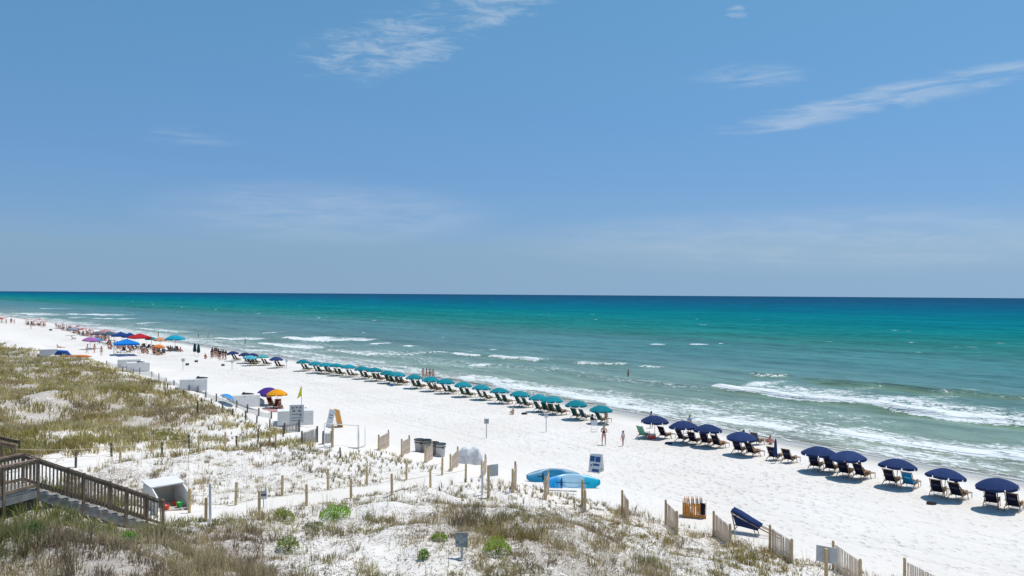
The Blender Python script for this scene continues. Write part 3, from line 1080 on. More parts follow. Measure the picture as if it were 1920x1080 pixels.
# ------------------------------------------------------------------ wooden staircase and landing
def rail_run(root, A, B, hgt=1.02, posts=(0.0, 1.0), step=0.135, post_w=0.09, mat='wood_grey', drop=0.25):
    """one side of a railing: posts, cap, upper and lower rails and balusters, each its own part"""
    A, B = Vector(A), Vector(B)
    L = (B - A).length
    d = (B - A) / L
    side = Vector((d.y, -d.x, 0)).normalized()
    for f in posts:
        q = A + (B - A) * f
        MB().box((q.x, q.y, q.z + (hgt + 0.05 - drop) / 2 - 0.0), (post_w, post_w, hgt + 0.05 + drop), math.atan2(d.y, d.x)).build('post', mat, root)
    up = Vector((0, 0, hgt))
    MB().bar(A + up - d * .05, B + up + d * .05, 0.15, 0.045).build('handrail', 'wood_rail', root)
    MB().bar(A + Vector((0, 0, hgt - .10)), B + Vector((0, 0, hgt - .10)), 0.04, 0.10).build('upper_rail', mat, root)
    MB().bar(A + Vector((0, 0, .14)), B + Vector((0, 0, .14)), 0.04, 0.10).build('lower_rail', mat, root)
    n = int(L / step)
    proto = MB().box((0, 0, 0), (0.032, 0.032, hgt - 0.16)).mesh('baluster', mat)
    for k in range(1, n):
        q = A + d * (k * L / n) + side * 0.039
        o = obj('baluster', proto, root)
        o.location = q + Vector((0, 0, (hgt - 0.16) / 2 + 0.07))
        o.rotation_euler = (0, 0, math.atan2(d.y, d.x))


SD = Vector((0.643, 0.766, 0))                 # downstairs
SL = Vector((-0.766, 0.643, 0))                # to the left of it
LD = Vector((-0.30, -0.954, 0))                # back along the landing
TOP = Vector((-16.0, 27.0, 6.6))
RUN, DROP = 4.35, 2.25
st = thing('wooden_staircase', 'weathered brown wooden staircase with balusters leading down to the sand path', 'staircase', (TOP.x, TOP.y, 0))


def rel(v):
    return Vector(v) - Vector((TOP.x, TOP.y, 0))


W = 1.35
bot = TOP + SD * RUN - Vector((0, 0, DROP))
LL = SL * W
rail_run(st, rel(TOP), rel(bot), posts=(0.0, 0.34, 0.68, 0.86, 1.0), drop=0.7)
rail_run(st, rel(TOP + LL), rel(bot + LL), posts=(0.0, 0.34, 0.68, 1.0), drop=0.7)
lb = TOP + LD * 4.0
rail_run(st, rel(TOP), rel(lb), posts=(0.32, 0.64, 1.0), drop=1.2)
off = Vector((-0.954, 0.30, 0)) * W
tl = TOP + LL
rail_run(st, rel(tl), rel(tl + LD * 4.2), posts=(0.32, 0.64, 1.0), drop=1.2)
# deck boards of the landing
for k in range(27):
    c = TOP + LD * (0.02 + 0.15 * k)
    a = c
    b = tl + LD * (0.02 + 0.15 * k)
    MB().bar(rel(a) + Vector((0, 0, -.02)), rel(b) + Vector((0, 0, -.02)), 0.14, 0.035).build('deck_board', 'wood_deck', st)
for s_, e_ in ((TOP, lb), (tl, tl + LD * 4.0)):
    MB().bar(rel(s_) + Vector((0, 0, -.16)), rel(e_) + Vector((0, 0, -.16)), 0.05, 0.22).build('joist', 'wood_deck', st)
ns = 13
for k in range(ns):
    f = (k + 0.5) / ns
    c = TOP + SD * (RUN * f) - Vector((0, 0, DROP * (k + 1) / ns))
    mb = MB()
    mb.bar(rel(c - LL * 0.03), rel(c + LL * 1.03), RUN / ns * 0.92, 0.045)
    mb.build('tread', 'wood_deck', st)
for s_ in (TOP, tl):
    MB().bar(rel(s_) + Vector((0, 0, -.22)), rel(s_ + SD * RUN - Vector((0, 0, DROP))) + Vector((0, 0, -.22)), 0.05, 0.28).build('stringer', 'wood_deck', st)

# the head of another walkover at the left edge
wk = thing('walkover_railing', 'dark wooden walkover railing at the left edge, beyond the staircase', 'railing', (0, 0, 0))
pa = at(-70, 800, z=6.3)
pb = at(28, 868, z=4.6)
pa = Vector((pb.x - 4.2, pb.y - 1.8, 6.1))
wk.location = (pb.x, pb.y, 0)
rail_run(wk, pa - wk.location, pb - wk.location, hgt=.9, posts=(0.2, 0.6, 0.86, 1.0), drop=1.0)
rail_run(wk, pa - wk.location + Vector((-.5, 1.15, 0)), pb - wk.location + Vector((-.5, 1.15, 0)), hgt=.9, posts=(0.2, 0.6, 1.0), drop=1.0)
for k in range(14):
    c = pa + (pb - pa) * (k + .5) / 14 - wk.location
    MB().bar(c, c + Vector((-.5, 1.15, 0)), 0.3, 0.045).build('tread', 'wood_deck', wk)


# ------------------------------------------------------------------ rope posts along the two paths
def place_label(k):
    return ('first', 'second', 'third', 'fourth', 'fifth', 'sixth', 'seventh', 'eighth', 'ninth', 'tenth', 'eleventh', 'twelfth', 'thirteenth',
            'fourteenth', 'fifteenth', 'sixteenth', 'seventeenth', 'eighteenth', 'nineteenth', 'twentieth', 'twenty-first', 'twenty-second',
            'twenty-third', 'twenty-fourth', 'twenty-fifth', 'twenty-sixth', 'twenty-seventh', 'twenty-eighth', 'twenty-ninth', 'thirtieth')[k]


POSTMESH = {}


def post(name, label, px, py, h_px, rad=0.062, mat='wood_tan', group=None, cat='post', lean=0.02):
    g = at(px, py)
    _, _, dp = proj(g.x, g.y, g.z)
    h = float(h_px * dp / LENS_PX)
    key = (mat, rad)
    if key not in POSTMESH:
        mb = MB()
        mb.tube([(0, 0, -0.35), (0, 0, 0.1), (0, 0, 0.94), (0, 0, 0.985), (0, 0, 1.0)], [rad, rad, rad * 0.95, rad * 0.9, rad * 0.7], 10)
        POSTMESH[key] = mb.mesh('post', mat, False)
    o = obj(name, POSTMESH[key])
    o.location = g
    o.scale = (1, 1, h)
    o.rotation_euler = (rng.normal(0, lean), rng.normal(0, lean), rng.uniform(0, 6))
    tag(o, label, cat, group)
    return o, g, h


def rope(name, label, tops, group=None, rad=0.011, sag=0.10):
    pts = []
    for a, b in zip(tops[:-1], tops[1:]):
        for k in range(8):
            f = k / 8
            q = a.lerp(b, f)
            q.z -= sag * 4 * f * (1 - f)
            pts.append(q)
    pts.append(tops[-1])
    o = MB().tube(pts, rad, 5).build(name, 'rope', None, True)
    return tag(o, label, 'rope', group)


near_row = [(386, 978, 45), (486, 961, 41), (575, 948, 40), (658, 934, 37), (735, 928, 40), (807, 914, 36), (873, 904, 34)]
far_row = [(355, 962, 46), (442, 947, 43), (529, 929, 38), (615, 919, 40), (688, 910, 36), (762, 900, 33), (829, 891, 33)]
left_near = [(142, 877, 30), (225, 864, 24), (304, 855, 26), (373, 850, 32), (444, 839, 22), (506, 836, 27)]
left_far = [(209, 856, 26), (284, 850, 34), (354, 841, 26), (422, 836, 26), (484, 829, 25), (517, 838, 36)]
for row, nm, grp in ((near_row, 'near side of the main path, {} from the staircase', 'posts on the near side of the main path'),
                     (far_row, 'far side of the main path, {} from the shed', 'posts on the far side of the main path'),
                     (left_near, 'near side of the upper path, {} from the left', 'posts on the near side of the upper path'),
                     (left_far, 'far side of the upper path, {} from the left', 'posts on the far side of the upper path')):
    tops = []
    for k, (a, b, h) in enumerate(row):
        o, g, hh = post('rope_post', 'round tan post on the ' + nm.format(place_label(k)), a, b, h, 0.062 if row in (near_row, far_row) else 0.06,
                        'wood_tan' if row in (near_row, far_row) or k % 2 else 'wood_post_dark', grp)
        tops.append(g + Vector((0.065, -0.02, hh * 0.72)))
    which = {id(near_row): 'near side of the main path', id(far_row): 'far side of the main path', id(left_near): 'near side of the upper path',
             id(left_far): 'far side of the upper path'}[id(row)]
    if row is left_near:
        tops = [at(33, 856, z=5.5)] + tops
    if row is left_far:
        tops = [at(30, 842, z=5.7)] + tops[:-1]
    rope('guide_rope', 'pale sagging rope strung between posts on the ' + which, tops)
post('white_post', 'square pale grey post beside the first rope post', 394, 979, 73, 0.055, 'sign_white')
post('white_post', 'pale grey post beside the wooden sign post at the path mouth', 904, 928, 47, 0.06, 'sign_white')
post('tall_post', 'tall brown post in front of the orange board by the white frame', 623, 838, 42, 0.085, 'wood_tan')
post('short_post', 'short dark post standing alone on sand below the white frame', 638, 859, 20, 0.05, 'wood_post_dark')
post('tall_post', 'tall thin dark post in the grass left of the planted slope', 370.5, 779, 27, 0.06, 'wood_post_dark')


# ------------------------------------------------------------------ signs
def board_sign(name, label, px, py, h_px, bw, bh, face='sign_grey', post_mat='metal', post_r=0.035, turn=0.0, marks=None, thick=0.03, top_gap=0.0):
    g = at(px, py)
    _, _, dp = proj(g.x, g.y, g.z)
    h = float(h_px * dp / LENS_PX)
    az_ = math.atan2(g.x, g.y)
    root = thing(name, label, 'sign', g, -az_ + turn)
    MB().tube([(0, 0, -.3), (0, 0, h - .02)], post_r, 8).build('post', post_mat, root)
    brd = MB().box((0, -(post_r + thick / 2 + .002), h - bh / 2 - top_gap), (bw, thick, bh)).build('board', face, root)
    if marks:
        mb = MB()
        for (mx_, mz, mw, mh) in marks:
            mb.box((mx_ * bw, -(post_r + thick + .006), h - top_gap - mz * bh), (mw * bw, 0.005, mh * bh))
        mb.build('print', 'print', brd)
    return root


LINES = [(0, .18, .7, .06), (-.05, .34, .6, .05), (0, .5, .72, .05), (.05, .66, .55, .05), (0, .82, .6, .05)]
board_sign('beach_sign', 'small grey sign on a thin post alone on the open sand, left of its twin', 912, 822, 37, 0.40, 0.42, 'sign_grey', marks=LINES)
board_sign('beach_sign', 'small pale sign on a thin post below the teal umbrellas', 1024, 810, 35, 0.32, 0.36, 'sign_white', marks=LINES[:3])
board_sign('beach_sign', 'tiny sign on a thin post on far sand above the second white box', 343, 694, 22, 0.45, 0.5, 'sign_grey')
board_sign('beach_sign', 'tiny sign on a thin post left of the far navy umbrellas', 435, 694, 18, 0.35, 0.4, 'sign_white')
board_sign('beach_sign', 'tiny sign on a thin post right of the last far navy umbrella', 537, 692, 18, 0.35, 0.4, 'sign_white')
board_sign('notice_board', 'tall grey notice board with dark marks in front of a white box', 556, 806, 47, 1.0, 1.3, 'sign_grey', 'wood_post_dark', 0.05,
           marks=[(-.28, .16, .14, .1), (0, .14, .16, .07), (.26, .16, .14, .1), (-.2, .34, .2, .08), (.2, .34, .2, .08), (0, .52, .7, .04), (.28, .6, .12, .08), (0, .72, .7, .04), (0, .86, .7, .04)])
sg = board_sign('wooden_sign', 'grey sign board on a thick tan post at the path mouth', 915.5, 934, 62, 0.62, 0.60, 'sign_grey', 'wood_tan', 0.075, turn=R(25))
for ch in sg.children:
    if ch.name.startswith('board'):
        ch.location = (0.28, 0.19, -0.02)
board_sign('small_sign', 'little blue and white notice on the second rope post', 494, 952, 32, 0.26, 0.36, 'sign_white', 'wood_post_dark', 0.015,
           marks=[(0, .5, .8, .35), (0, .14, .8, .08)])
board_sign('weathered_sign', 'weathered grey green sign on a short post in the near dune', 866, 1046, 48, 0.42, 0.48, 'sign_worn', 'sign_grey', 0.045, turn=R(-12))
sg = board_sign('sign_back', 'blank grey back of a sign on a tan post at the bottom right', 1549, 1102, 74, 0.80, 0.62, 'sign_grey', 'wood_tan', 0.075, turn=R(-14))
for ch in sg.children:
    if ch.name.startswith('board'):
        ch.location = (0, 0.20, 0.03)


# ------------------------------------------------------------------ sand fence panels
def fence_panel(label, A, B, hA, hB, slat='slat', post_mat='wood_tan', step=0.082, name='sand_fence'):
    gA, gB = at(*A), at(*B)
    _, _, dA = proj(gA.x, gA.y, gA.z)
    _, _, dB = proj(gB.x, gB.y, gB.z)
    HA, HB = min(1.75, hA * float(dA) / LENS_PX), min(1.75, hB * float(dB) / LENS_PX)
    root = thing(name, label, 'fence', gA, 0, 'sand fence panels along the dune foot')
    d = gB - gA
    L = Vector((d.x, d.y, 0)).length
    for q, H in ((Vector((0, 0, 0)), HA), (d, HB)):
        MB().tube([q + Vector((0, 0, -.3)), q + Vector((0, 0, H * .97)), q + Vector((0, 0, H))], [.062, .058, .045], 9).build('post', post_mat, root)
    n = max(4, int(L / step))
    proto = MB().box((0, 0, 0.5), (0.055, 0.014, 1.0)).mesh('slat', slat)
    rz = math.atan2(d.y, d.x)
    side = Vector((-d.y, d.x, 0)).normalized() * 0.075
    for k in range(n):
        f = (k + 0.7) / (n + 0.4)
        q = d * f + side
        H = (HA + (HB - HA) * f) - 0.17 + rng.normal(0, 0.012)
        gz = ground(gA.x + q.x, gA.y + q.y) - gA.z
        zb = min(d.z * f, gz) - 0.03
        o = obj('slat', proto, root)
        o.location = (q.x, q.y, zb)
        o.scale = (1, 1, max(0.5, d.z * f + H - zb))
        o.rotation_euler = (rng.normal(0, .012), rng.normal(0, .02), rz)
    for fz in (0.25, 0.55, 0.85):
        MB().tube([side * 1.25 + Vector((0, 0, HA * fz)), d + side * 1.25 + Vector((0, 0, HB * fz))], .006, 5).build('wire', 'metal', root)
    return root


PANELS = [
    ('cut by the bottom edge, rightmost of the row', (1696, 1102), (1768, 1136), 56, 54),
    ('behind the blank sign back at the bottom right', (1562, 1068), (1613, 1100), 54, 52),
    ('right of the folded navy lounger', (1443.5, 1036), (1484.5, 1056), 52, 46),
    ('between the orange chair stack and the navy lounger', (1338, 1006), (1368.5, 1026), 48, 44),
    ('just left of the orange chair stack', (1248, 984), (1269, 1003), 47, 45),
    ('narrow, right of the kayaks, seen nearly edge on', (1166.5, 965), (1176, 980), 46, 44),
    ('very narrow, in front of the right end of the kayaks', (1091.5, 948), (1096, 960), 49, 42),
    ('very narrow, in front of the left end of the kayaks', (1027, 921), (1022, 938), 40, 44),
    ('very narrow, between the kayaks and the path mouth', (966, 906), (961, 924), 41, 45),
    ('short, right of the grey tarpaulin', (910, 886), (903, 896), 34, 33),
    ('left of the grey tarpaulin', (858, 872), (844.5, 884), 35, 33),
    ('in front of the trash bins', (809.5, 860), (797, 868), 34, 31),
    ('left of the trash bins', (767, 848), (753, 857), 32, 34),
    ('leftmost of the brown panels on open sand', (728, 836), (710, 845), 30, 30)]
for lab, A_, B_, ha, hb in PANELS:
    fence_panel('tan slatted sand fence panel ' + lab, A_, B_, ha, hb)
fence_panel('pale grey slatted fence panel left of the white frame', (566, 832), (594.6, 829), 24, 30, 'slat_grey', 'wood_post_dark')
fence_panel('pale grey slatted fence panel below the white box with the notice board', (533.5, 813), (561, 810), 20, 24, 'slat_grey', 'wood_post_dark')
fence_panel('small grey slatted fence panel touching the white frame', (606, 833), (621, 830), 25, 22, 'slat_grey', 'wood_post_dark')

# posts of the silt fence that follows the dune edge into the distance
front = [(136, 672, 5), (151, 672, 6), (200, 685, 9), (222, 690, 9), (237, 695, 9), (262, 702, 13), (285, 706, 10), (298, 715, 15), (311.6, 718, 10), (326, 723, 10), (355, 733, 11),
         (371, 736, 12), (386, 745, 12), (405.6, 753, 15), (444, 764, 13), (463.5, 774, 16), (485, 780, 15), (508.7, 785, 13)]
back = [(182, 692, 9), (230, 698, 10), (250, 702, 11), (279, 728, 13), (314, 729, 11), (329, 737, 11), (344, 741, 10), (378, 756, 11), (395.6, 761, 13), (416.6, 771, 15), (436.5, 778, 12),
        (460.7, 788, 18), (481.5, 793, 13), (506, 806, 20), (531, 819, 22)]
ftops = []
for k, (a, b, h) in enumerate(front):
    o, g, hh = post('fence_post', 'dark post of the seaward silt fence row, %s from the far end' % place_label(k), a, b, h, 0.055, 'wood_post_dark', 'silt fence posts on the beach side')
    ftops.append((g, hh))
for k, (a, b, h) in enumerate(back):
    post('fence_post', 'dark post of the landward row behind the silt fence, %s from the far end' % place_label(k), a, b, h, 0.055, 'wood_post_dark', 'fence posts on the dune side')
# the grey net hung between the seaward posts
m, t, p = new_mat('silt_netting')
MAT['net'] = m
p.inputs['Base Color'].default_value = (0.42, 0.43, 0.44, 1)
p.inputs['Roughness'].default_value = 0.8
tr = t.n('ShaderNodeBsdfTransparent')
mx = t.n('ShaderNodeMixShader')
mx.inputs[0].default_value = 0.45
t.l(tr.outputs[0], mx.inputs[1])
t.l(p.outputs[0], mx.inputs[2])
t.l(mx.outputs[0], next(nd for nd in m.node_tree.nodes if nd.type == 'OUTPUT_MATERIAL').inputs[0])
mb = MB()
for (g0, h0), (g1, h1) in zip(ftops[2:-1], ftops[3:]):
    n_ = 4
    for k in range(n_):
        f0, f1 = k / n_, (k + 1) / n_
        s0, s1 = (0.12 * 4 * f * (1 - f) for f in (f0, f1))
        a, b = g0.lerp(g1, f0), g0.lerp(g1, f1)
        mb.add([a, b, b + Vector((0, 0, h1 * .82 - s1)), a + Vector((0, 0, h0 * .82 - s0))], [(0, 1, 2, 3)])
tag(mb.build('silt_netting', 'net'), 'sagging grey netting hung on the posts along the dune edge', 'netting')


# ------------------------------------------------------------------ white storage boxes on the beach
def storage_box(label, x0, x1, ytop, ybot, depth=1.0, lid='white', turn=0.0):
    gl = at((x0 + x1) / 2, ybot)
    _, _, dp = proj(gl.x, gl.y, gl.z)
    sc = float(dp) / LENS_PX
    wdt, hgt = (x1 - x0) * sc, (ybot - ytop) * sc
    az_ = math.atan2(gl.x, gl.y)
    root = thing('storage_box', label, 'box', gl, -az_ + turn, 'white storage boxes along the dune')
    MB().box((0, depth / 2, hgt / 2 - .05), (wdt * .985, depth, hgt - .06)).build('body', 'white', root)
    MB().box((0, depth / 2 - .02, hgt - .05), (wdt, depth + .06, .05)).build('lid', lid, root)
    for s_ in (-1, 1):
        MB().box((s_ * wdt * .44, -.012, hgt * .45), (.05, .02, hgt * .82)).build('batten', 'white', root)
    MB().box((0, -.03, hgt - .16), (.12, .03, .06)).build('latch', 'metal', root)
    return root, gl, wdt, hgt, -az_ + turn


SB = [('long white storage box behind the notice board', 521, 587, 770, 797, 1.3),
      ('long white storage box beside the purple and orange umbrellas', 430, 486, 741, 763, 1.3),
      ('white storage box third along the dune edge, above the planted slope', 338, 387, 711, 733, 1.4),
      ('white storage box with a grey lid, near the blue canopy tent', 239, 279, 680, 697, 1.6),
      ('far white storage box half hidden behind the dune crest', 76, 106, 655, 667, 1.6)]
BOX = [storage_box(*b) for b in SB]
b4 = storage_box('grey white storage box standing behind another, below the blue tent', 222, 262, 675, 690, 1.6, 'sign_grey')
# bags and gear left on the lids
for bi, off_, nm, lab, colr_ in ((1, .1, 'duffel_bag', 'dark bag lying on the box beside the orange umbrella', (.03, .03, .035)), (2, .3, 'folded_tarp', 'dark folded tarp on the third box lid', (.04, .04, .045)),
                                 (3, .1, 'duffel_bag', 'dark bag on the white box near the blue tent', (.04, .035, .03))):
    root, g, wd_, hg_, rz_ = BOX[bi]
    d_ = Vector((math.cos(rz_), math.sin(rz_), 0))
    bk = Vector((-math.sin(rz_), math.cos(rz_), 0))
    mb = MB()
    mb.tube([(-.75, 0, .10), (-.6, 0, .14), (-.1, .03, .16), (.45, 0, .13), (.8, 0, .08)], [.05, .11, .15, .12, .05], 8)
    mb.ball((-.45, 0, .30), (.18, .14, .12))
    o = mb.build(nm, 'paint', None, True, colr_)
    o.location = g + d_ * (off_ * wd_) + bk * .6 + Vector((0, 0, hg_ - .03))
    o.rotation_euler = (0, 0, rz_)
    o.scale = (.72, .7, .6)
    tag(o, lab, 'bag')


# ------------------------------------------------------------------ the small shed by the stairs
g = hut_pt
hut_scale = 0.9
hut = thing('storage_shed', 'open white plastic storage shed with toys inside, beside the staircase', 'shed', (g.x, g.y, g.z), R(46))
hut.scale = (hut_scale,) * 3
# local: x = width, -y = open front
Wd, Db, Df, Hb, Hf = 1.42, 0.95, 0.66, 1.06, 0.72
bx0, bx1 = -Wd / 2, Wd / 2
MB().box((0, Db + Df - .03, Hb / 2 - .1), (Wd - .02, .05, Hb + .16)).build('back_wall', 'cream', hut)
for s_ in (-1, 1):
    xx = s_ * (Wd / 2)
    prof = [(0, -.15), (Df + Db, -.15), (Df + Db, Hb), (Df, Hb), (0, Hf)]
    vs = [(xx - .03, y_, z_) for y_, z_ in prof] + [(xx + .03, y_, z_) for y_, z_ in prof]
    fs = [(4, 3, 2, 1, 0), (5, 6, 7, 8, 9)] + [(i, (i + 1) % 5, (i + 1) % 5 + 5, i + 5) for i in range(5)]
    MB().add(vs, fs).build('side_wall', 'white', hut)
    mb = MB()
    for q in (.25, .5, .75):
        mb.box((xx + s_ * .034, .3, Hf * q + .1), (.012, .42, .03))
    mb.build('groove', 'grey', hut)
MB().box((0, Df + Db / 2, Hb + .075), (Wd + .16, Db + .14, .06), M=Matrix.Rotation(R(7), 3, 'X')).build('roof', 'white', hut)
MB().box((0, (Df + Db) / 2, .03), (Wd - .08, Df + Db - .08, .06)).build('floor_panel', 'cream', hut)
dr = MB().box((0, -.30, .45), (.05, .60, .86)).build('door', 'white', hut)
dr.location = (-Wd / 2 - .06, 0, 0)
dr.rotation_euler = (0, 0, R(-22))
MB().box((.035, -.48, .5), (.03, .04, .16)).build('handle', 'dark', dr)
hutm = Matrix.Translation(g) @ Matrix.Rotation(R(46), 4, 'Z') @ Matrix.Scale(hut_scale, 4)


def bucket(label, lx, ly, colr_, sc=1.0, on=None):
    o = MB().lathe([(.0001, 0), (.10, 0), (.135, .2), (.145, .2), (.145, .215), (.125, .215), (.09, .02), (.0001, .02)], 14).build('toy_bucket', 'paint', None, True, colr_)
    o.location = (on or hutm) @ Vector((lx, ly, .065))
    o.scale = (sc, sc, sc)
    h_ = MB().tube([(.14 * math.cos(a), 0, .2 + .14 * math.sin(a)) for a in np.linspace(0, math.pi, 9)], .008, 5).build('handle', 'paint', o, True, colr_)
    tag(o, label, 'bucket')


bucket('green toy bucket on the floor of the white shed', .38, .22, (.03, .36, .07), .95)
bucket('red toy bucket at the back inside the white shed', .36, .62, (.55, .05, .03), .85)
bucket('small red toy bucket at the front of the white shed', -.22, .2, (.7, .07, .04), .85)


# ------------------------------------------------------------------ umbrellas
def umbrella_proto(rad, rim, top, n=8, valance=0.16):
    mb = MB()
    rings = 6
    nn = n * 2
    P = []
    for i in range(rings + 1):
        f = i / rings
        r_ = rad * f
        z_ = rim + (top - rim) * (1 - f ** 1.9) if f < 1 else rim
        row = []
        for k in range(nn):
            a = 2 * math.pi * k / nn
            pull = 1.0 if k % 2 == 0 else (1 - 0.045 * f)
            dz_ = 0.0 if k % 2 == 0 else -0.012 * math.sin(math.pi * f)
            row.append((r_ * pull * math.cos(a), r_ * pull * math.sin(a), z_ + dz_))
        P.append(row)
    vs = [(0, 0, top)] + [p_ for row in P[1:] for p_ in row]
    fs = [(0, 1 + k, 1 + (k + 1) % nn) for k in range(nn)]
    for i in range(rings - 1):
        for k in range(nn):
            fs.append((1 + i * nn + k, 1 + (i + 1) * nn + k, 1 + (i + 1) * nn + (k + 1) % nn, 1 + i * nn + (k + 1) % nn))
    canopy = MB().add(vs, fs).mesh('canopy', 'fabric', False)
    flap = []
    for k in range(n):
        vs, fs = [], []
        m_ = 6
        for j in range(m_ + 1):
            f = 0.04 + 0.92 * j / m_
            a0, a1 = 2 * math.pi * k / n, 2 * math.pi * (k + 1) / n
            p0 = Vector((math.cos(a0), math.sin(a0), 0)) * rad
            pm = Vector((math.cos((a0 + a1) / 2), math.sin((a0 + a1) / 2), 0)) * rad * 0.955
            p1 = Vector((math.cos(a1), math.sin(a1), 0)) * rad
            q = p0.lerp(pm, f * 2) if f < .5 else pm.lerp(p1, f * 2 - 1)
            dn = valance * (1 - 0.3 * abs(f - .5) * 2)
            vs += [(q.x, q.y, rim + .003), (q.x * 1.012, q.y * 1.012, rim - dn)]
        for j in range(m_):
            fs.append((2 * j, 2 * j + 1, 2 * j + 3, 2 * j + 2))
        flap.append(MB().add(vs, fs).mesh('valance', 'fabric'))
    pole = MB().tube([(0, 0, -.4), (0, 0, top - .02)], .022, 8).mesh('pole', 'chair_wood', True)
    fin = MB().lathe([(.0001, top + .07), (.02, top + .06), (.028, top + .03), (.022, top - .01), (.03, top - .02)], 8).mesh('finial', 'white', True)
    rib = MB().bar((0.03, 0, top - .05), (rad * .5, 0, rim + (top - rim) * .72 - .02), .012, .012).bar((rad * .5, 0, rim + (top - rim) * .72 - .02), (rad * .97, 0, rim - .005), .012, .012).mesh('rib', 'dark')
    return canopy, flap, pole, fin, rib, n


U_NAVY = umbrella_proto(1.15, 1.38, 1.83)
U_TEAL = umbrella_proto(1.10, 1.36, 1.80)
U_BIG = umbrella_proto(1.08, 1.42, 1.92)


def umbrella(proto, label, loc, color, group=None, detail=2, scale=1.0, tilt=(0, 0), color2=None, name='beach_umbrella'):
    canopy, flap, pole, fin, rib, n = proto
    root = thing(name, label, 'umbrella', loc, rng.uniform(0, 6.28), group)
    root.scale = (scale,) * 3
    root.rotation_euler = (tilt[0] + rng.normal(0, .035), tilt[1] + rng.normal(0, .035), root.rotation_euler.z)
    fade = rng.uniform(.86, 1.16)
    color = [min(.9, c_ * fade + .006 * max(0, fade - 1) * 5) for c_ in color]
    root.scale = (scale * rng.uniform(.97, 1.03), scale * rng.uniform(.97, 1.03), scale * rng.uniform(.95, 1.05))
    cano = obj('canopy', canopy, root, color)
    obj('pole', pole, root)
    if detail > 0:
        obj('finial', fin, cano)
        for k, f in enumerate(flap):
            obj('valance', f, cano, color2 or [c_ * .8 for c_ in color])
    if detail > 1:
        for k in range(n):
            o_ = obj('rib', rib, cano)
            o_.rotation_euler = (0, 0, 2 * math.pi * k / n)
    return root


# ------------------------------------------------------------------ wooden beach chairs
def chair_meshes():
    M = {}
    mb = MB()
    w_ = .58

    def sheet(a, b, sag, thick=.012, nseg=5, ww=w_ - .07):
        a, b = Vector(a), Vector(b)
        up = (b - a).cross(Vector((1, 0, 0))).normalized()
        if up.z < 0:
            up = -up
        m_ = MB()
        vs, fs = [], []
        for j in range(nseg + 1):
            f = j / nseg
            q = a.lerp(b, f) - up * sag * 4 * f * (1 - f)
            for sx in (-1, 1):
                for su in (0, 1):
                    vs.append((sx * ww / 2, q.y + up.y * thick * su, q.z + up.z * thick * su))
        for j in range(nseg):
            o_ = 4 * j
            fs += [(o_ + 1, o_ + 3, o_ + 7, o_ + 5), (o_, o_ + 4, o_ + 6, o_ + 2), (o_, o_ + 1, o_ + 5, o_ + 4), (o_ + 2, o_ + 6, o_ + 7, o_ + 3)]
        fs += [(0, 2, 3, 1), (4 * nseg, 4 * nseg + 1, 4 * nseg + 3, 4 * nseg + 2)]
        return m_.add(vs, fs)
    M['backrest'] = sheet((0, -.10, .25), (0, -.52, 1.0), .03).mesh('backrest', 'fabric', False)
    M['seat'] = sheet((0, -.12, .25), (0, .46, .36), .05).mesh('seat', 'fabric', False)
    rails = MB()
    for sx in (-1, 1):
        rails.bar((sx * w_ / 2, -.06, .2), (sx * w_ / 2, -.56, 1.06), .028, .045)
        rails.bar((sx * w_ / 2, -.2, .22), (sx * w_ / 2, .5, .36), .028, .045)
    rails.bar((-w_ / 2, -.55, 1.03), (w_ / 2, -.55, 1.03), .03, .04)
    rails.bar((-w_ / 2, -.30, .62), (w_ / 2, -.30, .62), .03, .03)
    rails.bar((-w_ / 2, .48, .345), (w_ / 2, .48, .345), .03, .04)
    M['frame'] = rails.mesh('frame', 'chair_wood')
    for sx, nm in ((-1, 'l'), (1, 'r')):
        M['leg_' + nm] = MB().bar((sx * (w_ / 2 + .03), -.66, -.03), (sx * (w_ / 2 + .03), .12, .5), .028, .042).bar((sx * (w_ / 2 + .03), .46, -.03), (sx * (w_ / 2 + .03), .28, .52), .028, .042).mesh('leg', 'chair_wood')
        M['arm_' + nm] = MB().bar((sx * (w_ / 2 + .03), -.36, .56), (sx * (w_ / 2 + .03), .36, .54), .06, .025).mesh('armrest', 'chair_wood')
    ft = MB()
    for sx in (-1, 1):
        ft.bar((sx * (w_ / 2 - .05), .44, .33), (sx * (w_ / 2 - .05), 1.02, .30), .026, .036)
        ft.bar((sx * (w_ / 2 - .05), .98, .30), (sx * (w_ / 2 - .05), .98, -.02), .026, .036)
    for yy in (.55, .67, .79, .91, 1.02):
        ft.bar((-w_ / 2 + .05, yy, .325), (w_ / 2 - .05, yy, .32), .05, .012)
    M['foot'] = ft.mesh('footrest', 'chair_wood')
    M['pocket'] = MB().box((0, -.405, .70), (.34, .012, .14), M=Matrix.Rotation(R(29), 3, 'X')).mesh('pocket', 'fabric')
    return M


CH = chair_meshes()
FACE = -math.atan2(NX, NY)


def chair(label, loc, rz, color, group=None, detail=2, foot=True):
    root = thing('beach_chair', label, 'chair', loc, rz, group)
    root.scale = (1.12, 1.08, 1.04)
    back_ = obj('backrest', CH['backrest'], root, color)
    obj('seat', CH['seat'], root, color)
    obj('frame', CH['frame'], root)
    for nm in ('l', 'r'):
        obj('leg', CH['leg_' + nm], root)
        if detail > 0:
            obj('armrest', CH['arm_' + nm], root)
    if foot and detail > 0:
        obj('footrest', CH['foot'], root)
    if detail > 1:
        obj('pocket', CH['pocket'], back_, [c_ * 2.2 + .03 for c_ in color])
    return root


NAVY = (0.024, 0.048, 0.145)
NAVYC = (0.010, 0.011, 0.030)
TEAL = (0.008, 0.245, 0.30)
GREEN = (0.010, 0.085, 0.070)
ED = Vector((EX, EY, 0))
ND = Vector((NX, NY, 0))


def seat_spot(base, side, fwd=0.62):
    q = base + ED * (0.56 * side) + ND * fwd
    return Vector((q.x, q.y, ground(q.x, q.y)))


